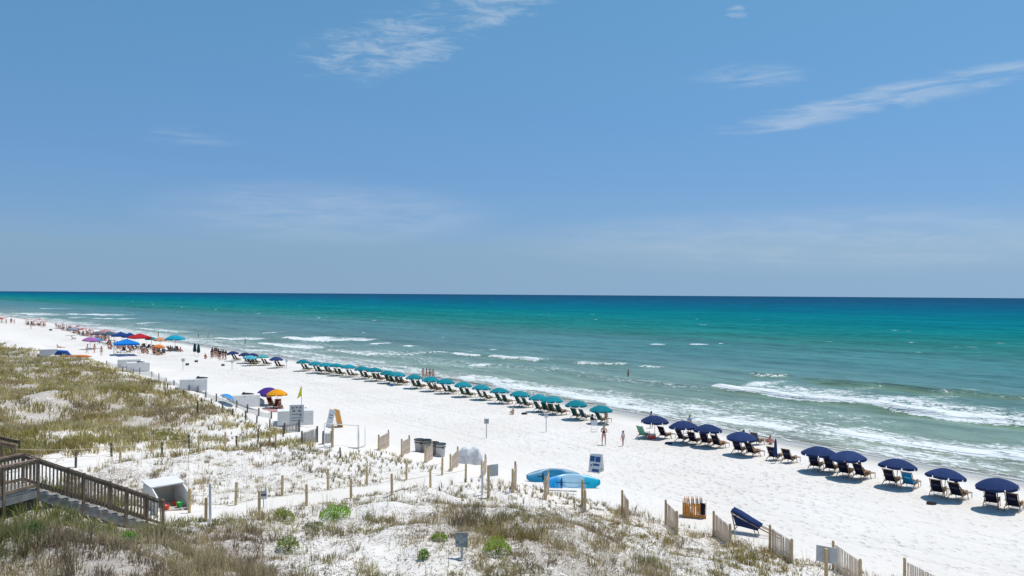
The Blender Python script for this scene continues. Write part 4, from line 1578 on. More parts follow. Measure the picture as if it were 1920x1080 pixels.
navy_px = [(1873, 957), (1770, 936), (1681, 915), (1592, 898), (1536, 885.5), (1390, 854), (1327, 839), (1282, 832), (1227.5, 821)]
for k, (a, b) in enumerate(navy_px):
    base = at(a, b)
    w1_ = place_label(k)
    umbrella(U_NAVY, 'navy beach umbrella, %s from the right edge of the photo' % w1_, base, NAVY, 'navy umbrellas in the right row')
    for sd, nm in ((-1, 'left'), (1, 'right')):
        if k == 8 and sd == -1:
            continue
        fab = NAVYC
        lab = 'navy beach chair, %s one under the %s navy umbrella from the right' % (nm, w1_)
        if k == 2 and sd == 1:
            fab, lab = (0.02, 0.22, 0.42), 'wooden beach chair draped with a bright blue towel under the third navy umbrella'
        chair(lab, seat_spot(base, sd), FACE + rng.normal(0, .13), fab, 'navy chairs in the right row')
# pair without an open umbrella, a furled one beside it
base = at(1466, 866)
for sd, nm in ((-1, 'left'), (1, 'right')):
    chair('navy wooden beach chair, %s of the pair without an open umbrella' % nm, seat_spot(base, sd * 1.05, 0), FACE, NAVYC, 'navy chairs in the right row')


def furled(label, loc, h, color, rad=.14):
    root = thing('furled_umbrella', label, 'umbrella', loc)
    MB().tube([(0, 0, -.3), (0, 0, h)], .022, 8).build('pole', 'chair_wood', root, True)
    MB().tube([(0, 0, h * .28), (0, 0, h * .34), (0, 0, h * .6), (0, 0, h * .9), (0, 0, h * .99)], [rad * .7, rad, rad * .85, rad * .55, .02], 10).build('canopy', 'fabric', root, False, color)
    return root


furled('furled navy umbrella standing by the uncovered pair of chairs', at(1454, 868), 1.75, NAVY)

teal_px = [(1127, 795), (1080.5, 787), (1036, 778), (1010, 773), (974, 763.5), (936.5, 757), (901.6, 750.5), (868, 744.5), (835, 738.5), (807, 734), (776.6, 729), (745, 722),
           (726, 719), (702, 714.5), (679, 710.5), (653.6, 707), (630, 704.5), (612, 701.5), (591, 699.5), (568, 696)]
for k, (a, b) in enumerate(teal_px):
    base = at(a, b)
    w1_ = place_label(k)
    umbrella(U_TEAL, 'teal beach umbrella, %s from the right end of the teal row' % w1_, base, TEAL, 'teal umbrellas in the long row', 2 if k < 9 else 1)
    for sd, nm in ((-1, 'left'), (1, 'right')):
        if k == 0 and sd == 1:
            continue
        chair('green beach chair, %s one under the %s teal umbrella from right' % (nm, w1_), seat_spot(base, sd), FACE + rng.normal(0, .13), GREEN if not (k == 1 and sd == 1) else (0.012, .10, .16),
              'green chairs under the teal row', 1)

# the far navy and aqua umbrellas
for k, (a, b, c_, nm) in enumerate([(517.5, 690, NAVY, 'navy umbrella nearest to the teal row, standing apart'), (474, 682, NAVY, 'far navy umbrella behind the pale aqua one'),
                                   (459, 681, NAVY, 'far navy umbrella left of the pale aqua one'), (437, 677, NAVY, 'leftmost far navy umbrella near the standing crowd'),
                                   (468, 686, (.09, .42, .50), 'pale aqua umbrella in front of the far navy ones'), (493, 685, (.10, .45, .45), 'pale turquoise umbrella between the far navy ones')]):
    base = at(a, b)
    umbrella(U_NAVY, nm, base, c_, 'far umbrellas left of the teal row', 1, 0.95)
    for sd, sn in ((-1, 'left'), (1, 'right')):
        chair('dark chair, %s, under the %s' % (sn, nm), seat_spot(base, sd), FACE, NAVYC, 'far chairs left of the teal row', 0)

# orange and purple umbrellas by the storage boxes
base = at(519, 765)
umbrella(U_BIG, 'orange umbrella overlapping a purple one beside the storage boxes', base, (0.80, 0.33, 0.012), None, 2, 1.0)
b2 = at(503, 759)
umbrella(U_BIG, 'purple umbrella half hidden by the orange one', b2, (0.07, 0.03, 0.22), None, 2, 1.0, (0.12, -0.1))
for sd, nm in ((-1, 'left'), (1, 'right')):
    chair('dark red beach chair, %s one under the orange umbrella' % nm, seat_spot(base, sd, -.2), FACE + R(70 * sd), (0.10, 0.014, 0.018), 'dark red chairs under the orange umbrella', 1)
q = at(418, 754) - Vector((0, 0, .45))
umbrella(U_BIG, 'blue and white striped umbrella lying low beside a storage box', q, (0.05, 0.28, 0.62), None, 1, .62, (R(24), R(-14)), (.6, .7, .8))
o = MB().tube([(0, 0, .35), (0, .1, .35), (0, .9, .35), (0, 1, .35)], [.2, .36, .36, .2], 14).build('rolled_mats', 'cloth', None, True, (.45, .46, .48))
o.location = at(490, 761)
o.rotation_euler = (0, 0, .5)
tag(o, 'grey rolled mats at the right end of a white storage box', 'mats')

# yellow flag
g = at(565, 768)
fl = thing('yellow_flag', 'yellow beach flag hanging on a tall pole behind the notice board', 'flag', g, 0)
_, _, dp = proj(g.x, g.y, g.z)
H = 46 * float(dp) / LENS_PX
MB().tube([(0, 0, -.3), (0, 0, H)], [.035, .022], 8).build('pole', 'metal', fl, True)
mb = MB()
vs, fs = [], []
rows_, cols_ = 9, 5
for i in range(rows_):
    for j in range(cols_):
        f, e = i / (rows_ - 1), j / (cols_ - 1)
        vs.append((-0.02 - e * (.10 + .42 * f) * (1 - .15 * f), .09 * math.sin(6 * e + 3 * f), H - .05 - f * 1.05 - e * .30))
for i in range(rows_ - 1):
    for j in range(cols_ - 1):
        fs.append((i * cols_ + j, i * cols_ + j + 1, (i + 1) * cols_ + j + 1, (i + 1) * cols_ + j))
mb.add(vs, fs).build('cloth', 'fabric', fl, True, (.72, .66, .02))
o = MB().ball((0, 0, .12), (.22, .16, .14)).ball((.38, .1, .14), (.16, .14, .16)).ball((.1, .05, .27), (.14, .1, .1)).build('beach_bag', 'cloth', None, True, (.03, .03, .04))
q = at(571, 771)
o.location = q
tag(o, 'dark bag beside the flag pole behind the notice board', 'bag')

# ------------------------------------------------------------------ A-boards
def a_board(label, px, py, w_, h_, rz, front, back, marks, mark_mat, spread=.38):
    root = thing('sandwich_board', label, 'sign', at(px, py), rz)
    for sgn, mt, nm in ((-1, front, 'front_panel'), (1, back, 'back_panel')):
        ang_ = math.atan2(spread, h_) * sgn
        m_ = Matrix.Rotation(-ang_, 3, 'X')
        pn = MB().box((0, sgn * spread / 2, h_ / 2), (w_, .03, math.hypot(h_, spread / 2)), M=Matrix.Rotation(math.atan2(spread / 2, h_) * sgn, 3, 'X')).build(nm, mt if isinstance(mt, str) else 'paint', root, False, None if isinstance(mt, str) else mt)
        if sgn < 0 and marks:
            mb_ = MB()
            rot = Matrix.Rotation(-math.atan2(spread / 2, h_), 3, 'X')
            for mx_, mz, mw, mh in marks:
                c_ = rot @ Vector((mx_ * w_, -.020, mz * h_)) + Vector((0, -spread / 2, h_ / 2))
                mb_.box(c_, (mw * w_, .006, mh * h_), M=rot)
            mb_.build('print', mark_mat, pn)
    for sx in (-1, 1):
        MB().bar((sx * w_ / 2, -spread * .7, h_ * .3), (sx * w_ / 2, spread * .7, h_ * .3), .02, .02).build('brace', 'metal', root)
    return root


a_board('blue and white printed sandwich board standing on the sand above the kayaks', 1118, 884, 0.80, 1.16, R(-24), 'sign_white', 'white',
        [(-.24, .27, .4, .30), (.24, .25, .44, .30), (.12, -.06, .55, .12), (.1, -.38, .6, .16), (-.3, -.1, .12, .1)], 'blue_print', .62)
a_board('tall orange and white sandwich board behind the white frame', 627, 801, 1.05, 1.55, R(-50), 'sign_white', (.95, .40, .02), [(0, .2, .6, .05), (0, .05, .6, .05)], 'print', .75)

# ------------------------------------------------------------------ white frame of pipes
gl, gr = at(608, 839), at(672, 841)
fr = thing('goal_frame', 'white pipe frame like a small goal on the sand', 'frame', gl)
d_ = gr - gl
Hh = 43 * float(proj(gr.x, gr.y, gr.z)[2]) / LENS_PX
bk = Vector((.35, 1.0, 0))
MB().tube([(0, 0, -.1), (0, 0, Hh)], .035, 8).build('upright', 'white', fr, True)
MB().tube([d_ + Vector((0, 0, -.1)), d_ + Vector((0, 0, Hh))], .06, 8).build('upright', 'white', fr, True)
MB().tube([(0, 0, Hh), d_ + Vector((0, 0, Hh))], .03, 8).build('crossbar', 'white', fr, True)
MB().tube([(0, 0, .03), d_ + Vector((0, 0, .03))], .03, 8).build('ground_bar', 'metal', fr, True)
MB().tube([d_ + bk * .8 + Vector((0, 0, .0)), d_ + bk * .8 + Vector((0, 0, Hh * .9))], .025, 8).build('rear_upright', 'white', fr, True)
MB().tube([d_ + Vector((0, 0, .04)), d_ + bk * .8 + Vector((0, 0, .04))], .025, 8).build('base_bar', 'metal', fr, True)

# ------------------------------------------------------------------ trash bins
def bin_(label, px, py, colr_):
    root = thing('trash_bin', label, 'bin', at(px, py), rng.uniform(0, 6), 'trash bins behind the sand fence')
    brl = MB().lathe([(.0001, .0), (.28, .0), (.30, .05), (.36, .86), (.40, .87), (.40, .93), (.35, .93), (.33, .84), (.27, .06), (.0001, .06)], 20).build('barrel', 'paint', root, True, colr_)
    MB().lathe([(.365, .70), (.375, .70), (.378, .74), (.367, .74)], 20).build('rim_band', 'dark', brl, True)
    MB().lathe([(.335, .90), (.345, .935), (.385, .945), (.405, .935), (.407, .885), (.402, .88), (.402, .93), (.35, .936)], 18).build('bag_liner', 'dark', root, True)
    for sx in (-1, 1):
        MB().box((sx * .385, 0, .66), (.05, .16, .05)).build('handle', 'dark', brl)


for k, (a, b) in enumerate([(786, 847), (799, 848), (813, 853), (826, 856)]):
    bin_('grey trash bin, %s from the left of the four' % place_label(k), a, b, ((.40, .41, .42), (.30, .31, .32), (.26, .27, .28), (.46, .47, .48))[k])

# ------------------------------------------------------------------ grey tarpaulin over a heap
gl = at(881, 868)
mb = MB()
vs, fs = [], []
nu, nv = 22, 12
for i in range(nv):
    for j in range(nu):
        f, e = j / (nu - 1), i / (nv - 1)
        xx = (f - .5) * 1.75 + .05 * math.sin(9 * e)
        yy = (e - .5) * 1.2 + .06 * math.sin(13 * f)
        edge = min(1, 5 * f, 5 * (1 - f)) * min(1, 4 * e, 4 * (1 - e))
        nz_ = float(fbm(np.array([f * 5.0]), np.array([e * 3.0]), 3, 301)[0])
        zz = edge ** .4 * (1.0 + .34 * (nz_ - .5) + .04 * math.sin(17 * f + 3 * e)) - .02
        vs.append((xx, yy, zz))
for i in range(nv - 1):
    for j in range(nu - 1):
        fs.append((i * nu + j, i * nu + j + 1, (i + 1) * nu + j + 1, (i + 1) * nu + j))
o = mb.add(vs, fs).build('tarpaulin', 'tarp')
o.location = gl
tag(o, 'crumpled grey tarpaulin over a heap between two fence panels', 'tarpaulin')

# ------------------------------------------------------------------ kayaks
m, t, p = new_mat('kayak_hull')
MAT['kayak'] = m
tcn = t.n('ShaderNodeTexCoord')
sp = t.n('ShaderNodeSeparateXYZ')
t.l(tcn.outputs['Object'], sp.inputs[0])
nz_ = t.noise(tcn.outputs['Object'], 2.0, 3.0)
xx = t.math('ADD', sp.outputs[0], t.math('MULTIPLY', t.math('SUBTRACT', nz_, .5), 1.0))
cc = t.mix(t.ramp(xx, -0.95, -0.30), (0.004, 0.29, 0.66), (0.42, 0.66, 0.80))
cc = t.mix(t.ramp(xx, 0.45, 1.05), cc, (0.008, 0.42, 0.60))
t.l(cc, p.inputs['Base Color'])
p.inputs['Roughness'].default_value = 0.35


def kayak(label, loc, rz, mat, color=None, roll=0.0, L=3.3, Wk=.86):
    root = thing('kayak', label, 'kayak', loc, rz)
    root.rotation_euler = (roll, 0, rz)
    vs, fs = [], []
    ns_, nr_ = 25, 16
    for i in range(ns_):
        f = i / (ns_ - 1)
        xk = (f - .5) * L
        wv = Wk / 2 * max(.02, math.sin(math.pi * (0.03 + .94 * f))) ** .62
        rise = .16 * abs(2 * f - 1) ** 3
        for j in range(nr_):
            a = 2 * math.pi * j / nr_
            hh = (.13 if math.sin(a) > 0 else .22) * (max(.08, math.sin(math.pi * (.03 + .94 * f))) ** .4)
            z_ = .22 + rise + hh * math.sin(a)
            if math.sin(a) > .3 and .30 < f < .72:
                z_ -= .13 * min(1, (f - .30) * 9, (.72 - f) * 9) * (math.sin(a) - .3) / .7
            vs.append((xk, wv * math.cos(a), z_))
    for i in range(ns_ - 1):
        for j in range(nr_):
            fs.append((i * nr_ + j, i * nr_ + (j + 1) % nr_, (i + 1) * nr_ + (j + 1) % nr_, (i + 1) * nr_ + j))
    fs.append(tuple(range(nr_)))
    fs.append(tuple(range((ns_ - 1) * nr_, ns_ * nr_))[::-1])
    MB().add(vs, fs).build('hull', mat, root, True, color)
    MB().tube([(-1.0, .04, .375), (-.3, .0, .33), (.6, -.03, .33), (1.1, -.05, .40)], .014, 6).build('deck_line', 'dark', root, True)
    MB().box((-.62, 0, .33), (.05, .5, .24)).build('seat_back', 'dark', root)
    return root


g = at(1066, 912)
kayak('blue and white kayak lying tilted on the sand in front of a darker one', g + Vector((.15, 0, .12)), R(5), 'kayak', None, R(58), 3.5, 1.22)
g2 = at(1052, 903)
kayak('dark blue kayak behind the blue and white one', g2 + Vector((-.55, .35, .10)), R(9), 'paint', (.012, .20, .36), R(54), 3.4, 1.2)
o = MB().tube([(-1.2, 0, .04), (1.2, 0, .04)], .02, 6).box((-1.25, 0, .04), (.4, .16, .02)).box((1.25, 0, .04), (.4, .16, .02)).build('kayak_paddle', 'dark', None)
o.location = at(1035, 921)
o.rotation_euler = (0, 0, R(-6))
tag(o, 'dark paddle on the sand in front of the kayaks', 'paddle')

# ------------------------------------------------------------------ stacked chairs and the folded lounger cart
g = at(1302, 969)
rzs = R(-14)
mm = Matrix.Translation(g) @ Matrix.Rotation(rzs, 4, 'Z')
fold = {}
a_ = MB()
for sx in (-1, 1):
    a_.bar((0, sx * .28, -.03), (0, sx * .28, 1.02), .03, .05, up=(0, 1, 0))
for zz in (.06, .35, .98):
    a_.bar((0, -.28, zz), (0, .28, zz), .028, .05)
FOLD_FRAME = a_.mesh('frame', 'orange_wood')
FOLD_SEAT = MB().box((.02, 0, .62), (.02, .50, .60)).mesh('sling', 'fabric')
FOLD_LEG = MB().bar((.035, -.24, -.02), (.035, -.24, .55), .022, .04, up=(0, 1, 0)).bar((.035, .24, -.02), (.035, .24, .55), .022, .04, up=(0, 1, 0)).mesh('leg', 'orange_wood')
for k in range(9):
    lab = 'folded orange wood chair in the leaning stack, %s from the left' % place_label(k)
    r_ = thing('folded_chair', lab, 'chair', mm @ Vector((-.46 + .115 * k, .0 + .01 * k, 0)), rzs, 'folded chairs in the orange stack')
    r_.rotation_euler = (0, R(-4 + rng.normal(0, 1)), rzs)
    obj('frame', FOLD_FRAME, r_)
    obj('sling', FOLD_SEAT, r_, NAVYC)
    obj('leg', FOLD_LEG, r_)
bd = thing('chair_crate', 'orange slatted wooden crate holding the folded chairs', 'crate', g, rzs)
for k in range(9):
    MB().box((-.52 + .13 * k, -.36, .42), (.10, .02, .78)).build('slat', 'orange_wood', bd)
for zz in (.12, .70):
    MB().box((0, -.383, zz), (1.2, .022, .07)).build('rail', 'orange_wood', bd)
for sx in (-1, 1):
    MB().box((sx * .6, -.02, .45), (.03, .70, .85)).build('end_panel', 'orange_wood', bd)
MB().box((.45, -.41, .55), (.24, .02, .62)).build('cloth_flap', 'fabric', bd, False, NAVYC)

# folded navy loungers piled on a cart, handles towards the lower right
g = at(1398, 1000)
cart = thing('lounger_cart', 'stack of navy canvas loungers tilted on a wooden cart with long handles', 'cart', g, R(-30))
mb = MB()
for sx in (-1, 1):
    mb.bar((-.62, sx * .30, 1.02), (.72, sx * .30, .42), .04, .05)
    mb.bar((-.62, sx * .30, 1.02), (-.46, sx * .30, .22), .04, .05)
    mb.bar((-.50, sx * .30, .42), (.72, sx * .30, .40), .04, .05)
mb.build('frame', 'chair_wood', cart)
for sx in (-1, 1):
    MB().bar((-.46, sx * .30, .24), (-.66, sx * .30, -.04), .035, .04).build('leg', 'chair_wood', cart)
    MB().bar((.45, sx * .30, .42), (.58, sx * .30, -.04), .035, .04).build('leg', 'chair_wood', cart)
    MB().bar((.68, sx * .16, .42), (1.65, sx * .16, .06), .03, .035).build('handle', 'chair_wood', cart)
    MB().bar((.68, sx * .28, .44), (1.70, sx * .28, .06), .03, .035).build('handle', 'chair_wood', cart)
for k in range(4):
    yy = -.24 + .16 * k
    MB().tube([(-.66, yy, 1.07 + .03 * (k % 2)), (-.3, yy, .96), (.3, yy, .66), (.76, yy, .48)], [.085, .10, .10, .07], 8).build('canvas_roll', 'fabric', cart, False, [c_ * (.8 + .15 * k) for c_ in NAVY])
vs = [(-.58, -.33, .95), (.70, -.33, .42), (.66, -.33, .30), (-.40, -.33, .42)]
MB().add(vs + [(x_, y_ + .012, z_) for x_, y_, z_ in vs], [(0, 3, 2, 1), (4, 5, 6, 7), (0, 1, 5, 4), (1, 2, 6, 5), (2, 3, 7, 6), (3, 0, 4, 7)]).build('side_cloth', 'fabric', cart, False, [c_ * .7 for c_ in NAVY])

# ------------------------------------------------------------------ people
def skin_mesh(name, joints, edges, mat, sub=1):
    """one continuous body grown round a skeleton: joints {name: (x, y, z, radius)}"""
    keys = list(joints)
    me = bpy.data.meshes.new(name)
    me.from_pydata([joints[k][:3] for k in keys], [(keys.index(a), keys.index(b)) for a, b in edges], [])
    o = bpy.data.objects.new(name, me)
    COL.objects.link(o)
    md = o.modifiers.new('skin', 'SKIN')
    md.use_smooth_shade = True
    for i, k in enumerate(keys):
        sv = me.skin_vertices[0].data[i]
        r_ = joints[k][3]
        sv.radius = r_ if isinstance(r_, tuple) else (r_, r_)
        sv.use_root = (i == 0)
    if sub:
        sd = o.modifiers.new('sub', 'SUBSURF')
        sd.levels = sub
        sd.render_levels = sub
    dg = bpy.context.evaluated_depsgraph_get()
    dg.update()
    out = bpy.data.meshes.new_from_object(o.evaluated_get(dg))
    out.name = name
    out.materials.clear()
    out.materials.append(MAT[mat])
    bpy.data.objects.remove(o)
    bpy.data.meshes.remove(me)
    return out


def person_set(pose):
    """meshes body / top / trunks / hair for a pose, 1.70 m tall figure facing +Y, feet (or seat) on z = 0"""
    J = {}
    if pose in ('stand', 'walk', 'wade'):
        st_ = 0.24 if pose == 'walk' else 0.04
        J['pelvis'] = (0, 0, .93, .125)
        J['belly'] = (0, .01, 1.07, .115)
        J['chest'] = (0, .0, 1.26, .135)
        J['neckb'] = (0, -.01, 1.41, .07)
        J['neck'] = (0, .0, 1.48, .052)
        J['head'] = (0, .02, 1.57, .092)
        J['crown'] = (0, .02, 1.66, .075)
        for s_, n_ in ((-1, 'l'), (1, 'r')):
            g_ = st_ * s_
            J['hip' + n_] = (s_ * .09, 0, .87, .095)
            J['thigh' + n_] = (s_ * .095, g_ * .45, .68, .082)
            J['knee' + n_] = (s_ * .095, g_ * .85 + .02, .49, .056)
            J['calf' + n_] = (s_ * .095, g_ * .95, .34, .056)
            J['ankle' + n_] = (s_ * .095, g_ * 1.2 - .02, .085, .036)
            J['toe' + n_] = (s_ * .11, g_ * 1.2 + .15, .03, .033)
            J['sho' + n_] = (s_ * .175, -.01, 1.37, .06)
            J['elb' + n_] = (s_ * .235, -g_ * .5 - .02, 1.10, .042)
            J['wri' + n_] = (s_ * .245, -g_ * .9 + .07, .87, .028)
            J['palm' + n_] = (s_ * .245, -g_ * 1.0 + .09, .80, .032)
    elif pose == 'carry':
        st_ = 0.14
        J['pelvis'] = (0, -.02, .92, .125)
        J['belly'] = (0, .02, 1.06, .12)
        J['chest'] = (0, .05, 1.25, .135)
        J['neckb'] = (0, .07, 1.39, .07)
        J['neck'] = (0, .10, 1.46, .052)
        J['head'] = (0, .14, 1.54, .092)
        J['crown'] = (0, .15, 1.63, .075)
        for s_, n_ in ((-1, 'l'), (1, 'r')):
            g_ = st_ * s_
            J['hip' + n_] = (s_ * .09, 0, .86, .095)
            J['thigh' + n_] = (s_ * .10, g_ * .45, .67, .084)
            J['knee' + n_] = (s_ * .10, g_ * .85 + .03, .48, .058)
            J['calf' + n_] = (s_ * .10, g_ * .95, .33, .057)
            J['ankle' + n_] = (s_ * .10, g_ * 1.2 - .02, .085, .036)
            J['toe' + n_] = (s_ * .11, g_ * 1.2 + .15, .03, .033)
            J['sho' + n_] = (s_ * .175, .05, 1.35, .06)
            J['elb' + n_] = (s_ * .25, .06, 1.08, .043)
            J['wri' + n_] = (s_ * .15, .27, 1.02, .029)
            J['palm' + n_] = (s_ * .10, .32, 1.02, .032)
    elif pose == 'recline':      # in a beach chair: seat at z .33, back leaning
        J['pelvis'] = (0, .02, .40, .125)
        J['belly'] = (0, -.08, .52, .115)
        J['chest'] = (0, -.20, .72, .135)
        J['neckb'] = (0, -.29, .87, .07)
        J['neck'] = (0, -.31, .93, .052)
        J['head'] = (0, -.31, 1.02, .092)
        J['crown'] = (0, -.32, 1.11, .075)
        for s_, n_ in ((-1, 'l'), (1, 'r')):
            J['hip' + n_] = (s_ * .09, .08, .40, .095)
            J['thigh' + n_] = (s_ * .11, .28, .46, .082)
            J['knee' + n_] = (s_ * .12, .48, .54, .056)
            J['calf' + n_] = (s_ * .12, .64, .43, .056)
            J['ankle' + n_] = (s_ * .12, .86, .37, .036)
            J['toe' + n_] = (s_ * .13, .94, .48, .033)
            J['sho' + n_] = (s_ * .175, -.26, .82, .06)
            J['elb' + n_] = (s_ * .29, -.12, .60, .042)
            J['wri' + n_] = (s_ * .28, .10, .60, .028)
            J['palm' + n_] = (s_ * .27, .17, .60, .032)
    elif pose == 'sit':          # on the sand, knees up
        J['pelvis'] = (0, 0, .12, .125)
        J['belly'] = (0, -.02, .26, .115)
        J['chest'] = (0, -.02, .46, .135)
        J['neckb'] = (0, .0, .61, .07)
        J['neck'] = (0, .02, .68, .052)
        J['head'] = (0, .05, .77, .092)
        J['crown'] = (0, .05, .86, .075)
        for s_, n_ in ((-1, 'l'), (1, 'r')):
            J['hip' + n_] = (s_ * .09, .05, .11, .095)
            J['thigh' + n_] = (s_ * .12, .22, .28, .08)
            J['knee' + n_] = (s_ * .13, .38, .46, .056)
            J['calf' + n_] = (s_ * .13, .44, .28, .055)
            J['ankle' + n_] = (s_ * .12, .52, .08, .036)
            J['toe' + n_] = (s_ * .13, .68, .03, .033)
            J['sho' + n_] = (s_ * .175, -.02, .57, .06)
            J['elb' + n_] = (s_ * .26, .12, .40, .042)
            J['wri' + n_] = (s_ * .14, .34, .46, .028)
            J['palm' + n_] = (s_ * .08, .39, .46, .032)
    else:                         # lying on a towel, propped on the elbows
        J['pelvis'] = (0, 0, .11, .12)
        J['belly'] = (0, -.16, .12, .11)
        J['chest'] = (0, -.36, .24, .13)
        J['neckb'] = (0, -.48, .36, .07)
        J['neck'] = (0, -.52, .42, .052)
        J['head'] = (0, -.54, .51, .092)
        J['crown'] = (0, -.56, .60, .075)
        for s_, n_ in ((-1, 'l'), (1, 'r')):
            J['hip' + n_] = (s_ * .09, .07, .10, .095)
            J['thigh' + n_] = (s_ * .10, .27, .10, .08)
            J['knee' + n_] = (s_ * .10, .47, .12, .056)
            J['calf' + n_] = (s_ * .10, .62, .08, .055)
            J['ankle' + n_] = (s_ * .10, .86, .05, .036)
            J['toe' + n_] = (s_ * .12, .91, .16, .033)
            J['sho' + n_] = (s_ * .175, -.44, .32, .06)
            J['elb' + n_] = (s_ * .24, -.56, .05, .042)
            J['wri' + n_] = (s_ * .24, -.33, .04, .028)
            J['palm' + n_] = (s_ * .24, -.26, .04, .030)
    E = [('pelvis', 'belly'), ('belly', 'chest'), ('chest', 'neckb'), ('neckb', 'neck'), ('neck', 'head'), ('head', 'crown')]
    for n_ in 'lr':
        E += [('pelvis', 'hip' + n_), ('hip' + n_, 'thigh' + n_), ('thigh' + n_, 'knee' + n_), ('knee' + n_, 'calf' + n_), ('calf' + n_, 'ankle' + n_), ('ankle' + n_, 'toe' + n_),
              ('neckb', 'sho' + n_), ('sho' + n_, 'elb' + n_), ('elb' + n_, 'wri' + n_), ('wri' + n_, 'palm' + n_)]
    body = skin_mesh('body', J, E, 'skin', 1)
    # fingers, nose, ears and eyes joined into the same mesh
    mb = MB()
    for s_, n_ in ((-1, 'l'), (1, 'r')):
        pm, wr = Vector(J['palm' + n_][:3]), Vector(J['wri' + n_][:3])
        d1 = (pm - wr).normalized()
        sd_ = d1.cross(Vector((s_, 0, 0)))
        if sd_.length < .1:
            sd_ = Vector((0, 1, 0))
        sd_.normalize()
        curl = Vector((-s_, 0, 0))
        for q_, ln_ in ((-.027, .062), (-.009, .075), (.009, .07), (.026, .055)):
            r0_ = pm + sd_ * q_ + d1 * .012
            mb.tube([r0_, r0_ + d1 * ln_ * .55 + curl * .008, r0_ + d1 * ln_ + curl * .024], [.0095, .009, .007], 5)
        r0_ = wr.lerp(pm, .45) + sd_ * .028
        mb.tube([r0_, r0_ + d1 * .025 + sd_ * .028, r0_ + d1 * .055 + sd_ * .032], [.011, .010, .008], 5)
    hd = Vector(J['head'][:3])
    mb.tube([hd + Vector((0, .075, .035)), hd + Vector((0, .112, .0)), hd + Vector((0, .085, -.012))], [.010, .017, .012], 5)
    for s_ in (-1, 1):
        mb.ball(hd + Vector((s_ * .088, -.005, .01)), (.012, .024, .034), 6, 4)
        mb.ball(hd + Vector((s_ * .034, .078, .035)), .011, 6, 4, 1)
    mb.tube([hd + Vector((-.028, .078, -.035)), hd + Vector((0, .088, -.038)), hd + Vector((.028, .078, -.035))], .007, 5)
    extra = mb.mesh('x', ['skin', 'eye'], True)
    bm = bmesh.new()
    bm.from_mesh(body)
    bm.from_mesh(extra)
    bm.to_mesh(body)
    bm.free()
    body.materials.clear()
    body.materials.append(MAT['skin'])
    body.materials.append(MAT['eye'])
    bpy.data.meshes.remove(extra)

    def fat(k, f):
        j = J[k]
        return j[:3] + (j[3] + f,)
    tr_j = {'pelvis': fat('pelvis', .016), 'waist': tuple(Vector(J['pelvis'][:3]).lerp(Vector(J['belly'][:3]), .35)) + (.132,)}
    tr_e = [('pelvis', 'waist')]
    for n_ in 'lr':
        tr_j['hip' + n_] = fat('hip' + n_, .018)
        tr_j['thigh' + n_] = tuple(Vector(J['hip' + n_][:3]).lerp(Vector(J['thigh' + n_][:3]), .85)) + (.102,)
        tr_e += [('pelvis', 'hip' + n_), ('hip' + n_, 'thigh' + n_)]
    trunks = skin_mesh('trunks', tr_j, tr_e, 'cloth', 1)
    tp_j = {'belly': fat('belly', .018), 'chest': fat('chest', .014), 'neckb': fat('neckb', .016)}
    tp_e = [('belly', 'chest'), ('chest', 'neckb')]
    for n_ in 'lr':
        tp_j['sho' + n_] = fat('sho' + n_, .014)
        tp_j['slv' + n_] = tuple(Vector(J['sho' + n_][:3]).lerp(Vector(J['elb' + n_][:3]), .45)) + (.062,)
        tp_e += [('neckb', 'sho' + n_), ('sho' + n_, 'slv' + n_)]
    top = skin_mesh('shirt', tp_j, tp_e, 'cloth', 1)
    bd_j = {'hipc': tuple(Vector(J['pelvis'][:3])) + (.142,), 'belly': fat('belly', .016), 'chest': fat('chest', .013)}
    suit = skin_mesh('swimsuit', bd_j, [('hipc', 'belly'), ('belly', 'chest')], 'cloth', 1)
    hr = MB()
    cr = Vector(J['crown'][:3])
    hr.ball(hd + (cr - hd) * .55 + Vector((0, -.022, .0)), (.104, .108, .112), 10, 7)
    hr.ball(hd + Vector((0, -.07, -.02)), (.085, .06, .10), 8, 6)
    hair = hr.mesh('hair', 'cloth', True)
    return {'body': body, 'trunks': trunks, 'shirt': top, 'swimsuit': suit, 'hair': hair}


POSE = {k: person_set(k) for k in ('stand', 'walk', 'carry', 'recline', 'sit', 'lie')}
SKINS = [(.62, .36, .26), (.55, .31, .21), (.66, .40, .30), (.42, .24, .16), (.58, .33, .24)]
HAIRS = [(.05, .03, .02), (.12, .07, .03), (.35, .22, .09), (.02, .016, .014)]


def person(label, pose, loc, rz, h=1.70, wear=('trunks',), cols=((.05, .1, .3),), skin=None, hair=None, group=None, tilt=0.0):
    P_ = POSE[pose]
    root = thing('person', label, 'person', loc, rz, group)
    k = h / 1.70
    root.scale = (k, k, k)
    obj('body', P_['body'], root, skin or random.choice(SKINS))
    for w_, c_ in zip(wear, cols):
        obj(w_, P_[w_], root, c_)
    obj('hair', P_['hair'], root, hair or random.choice(HAIRS))
    return root


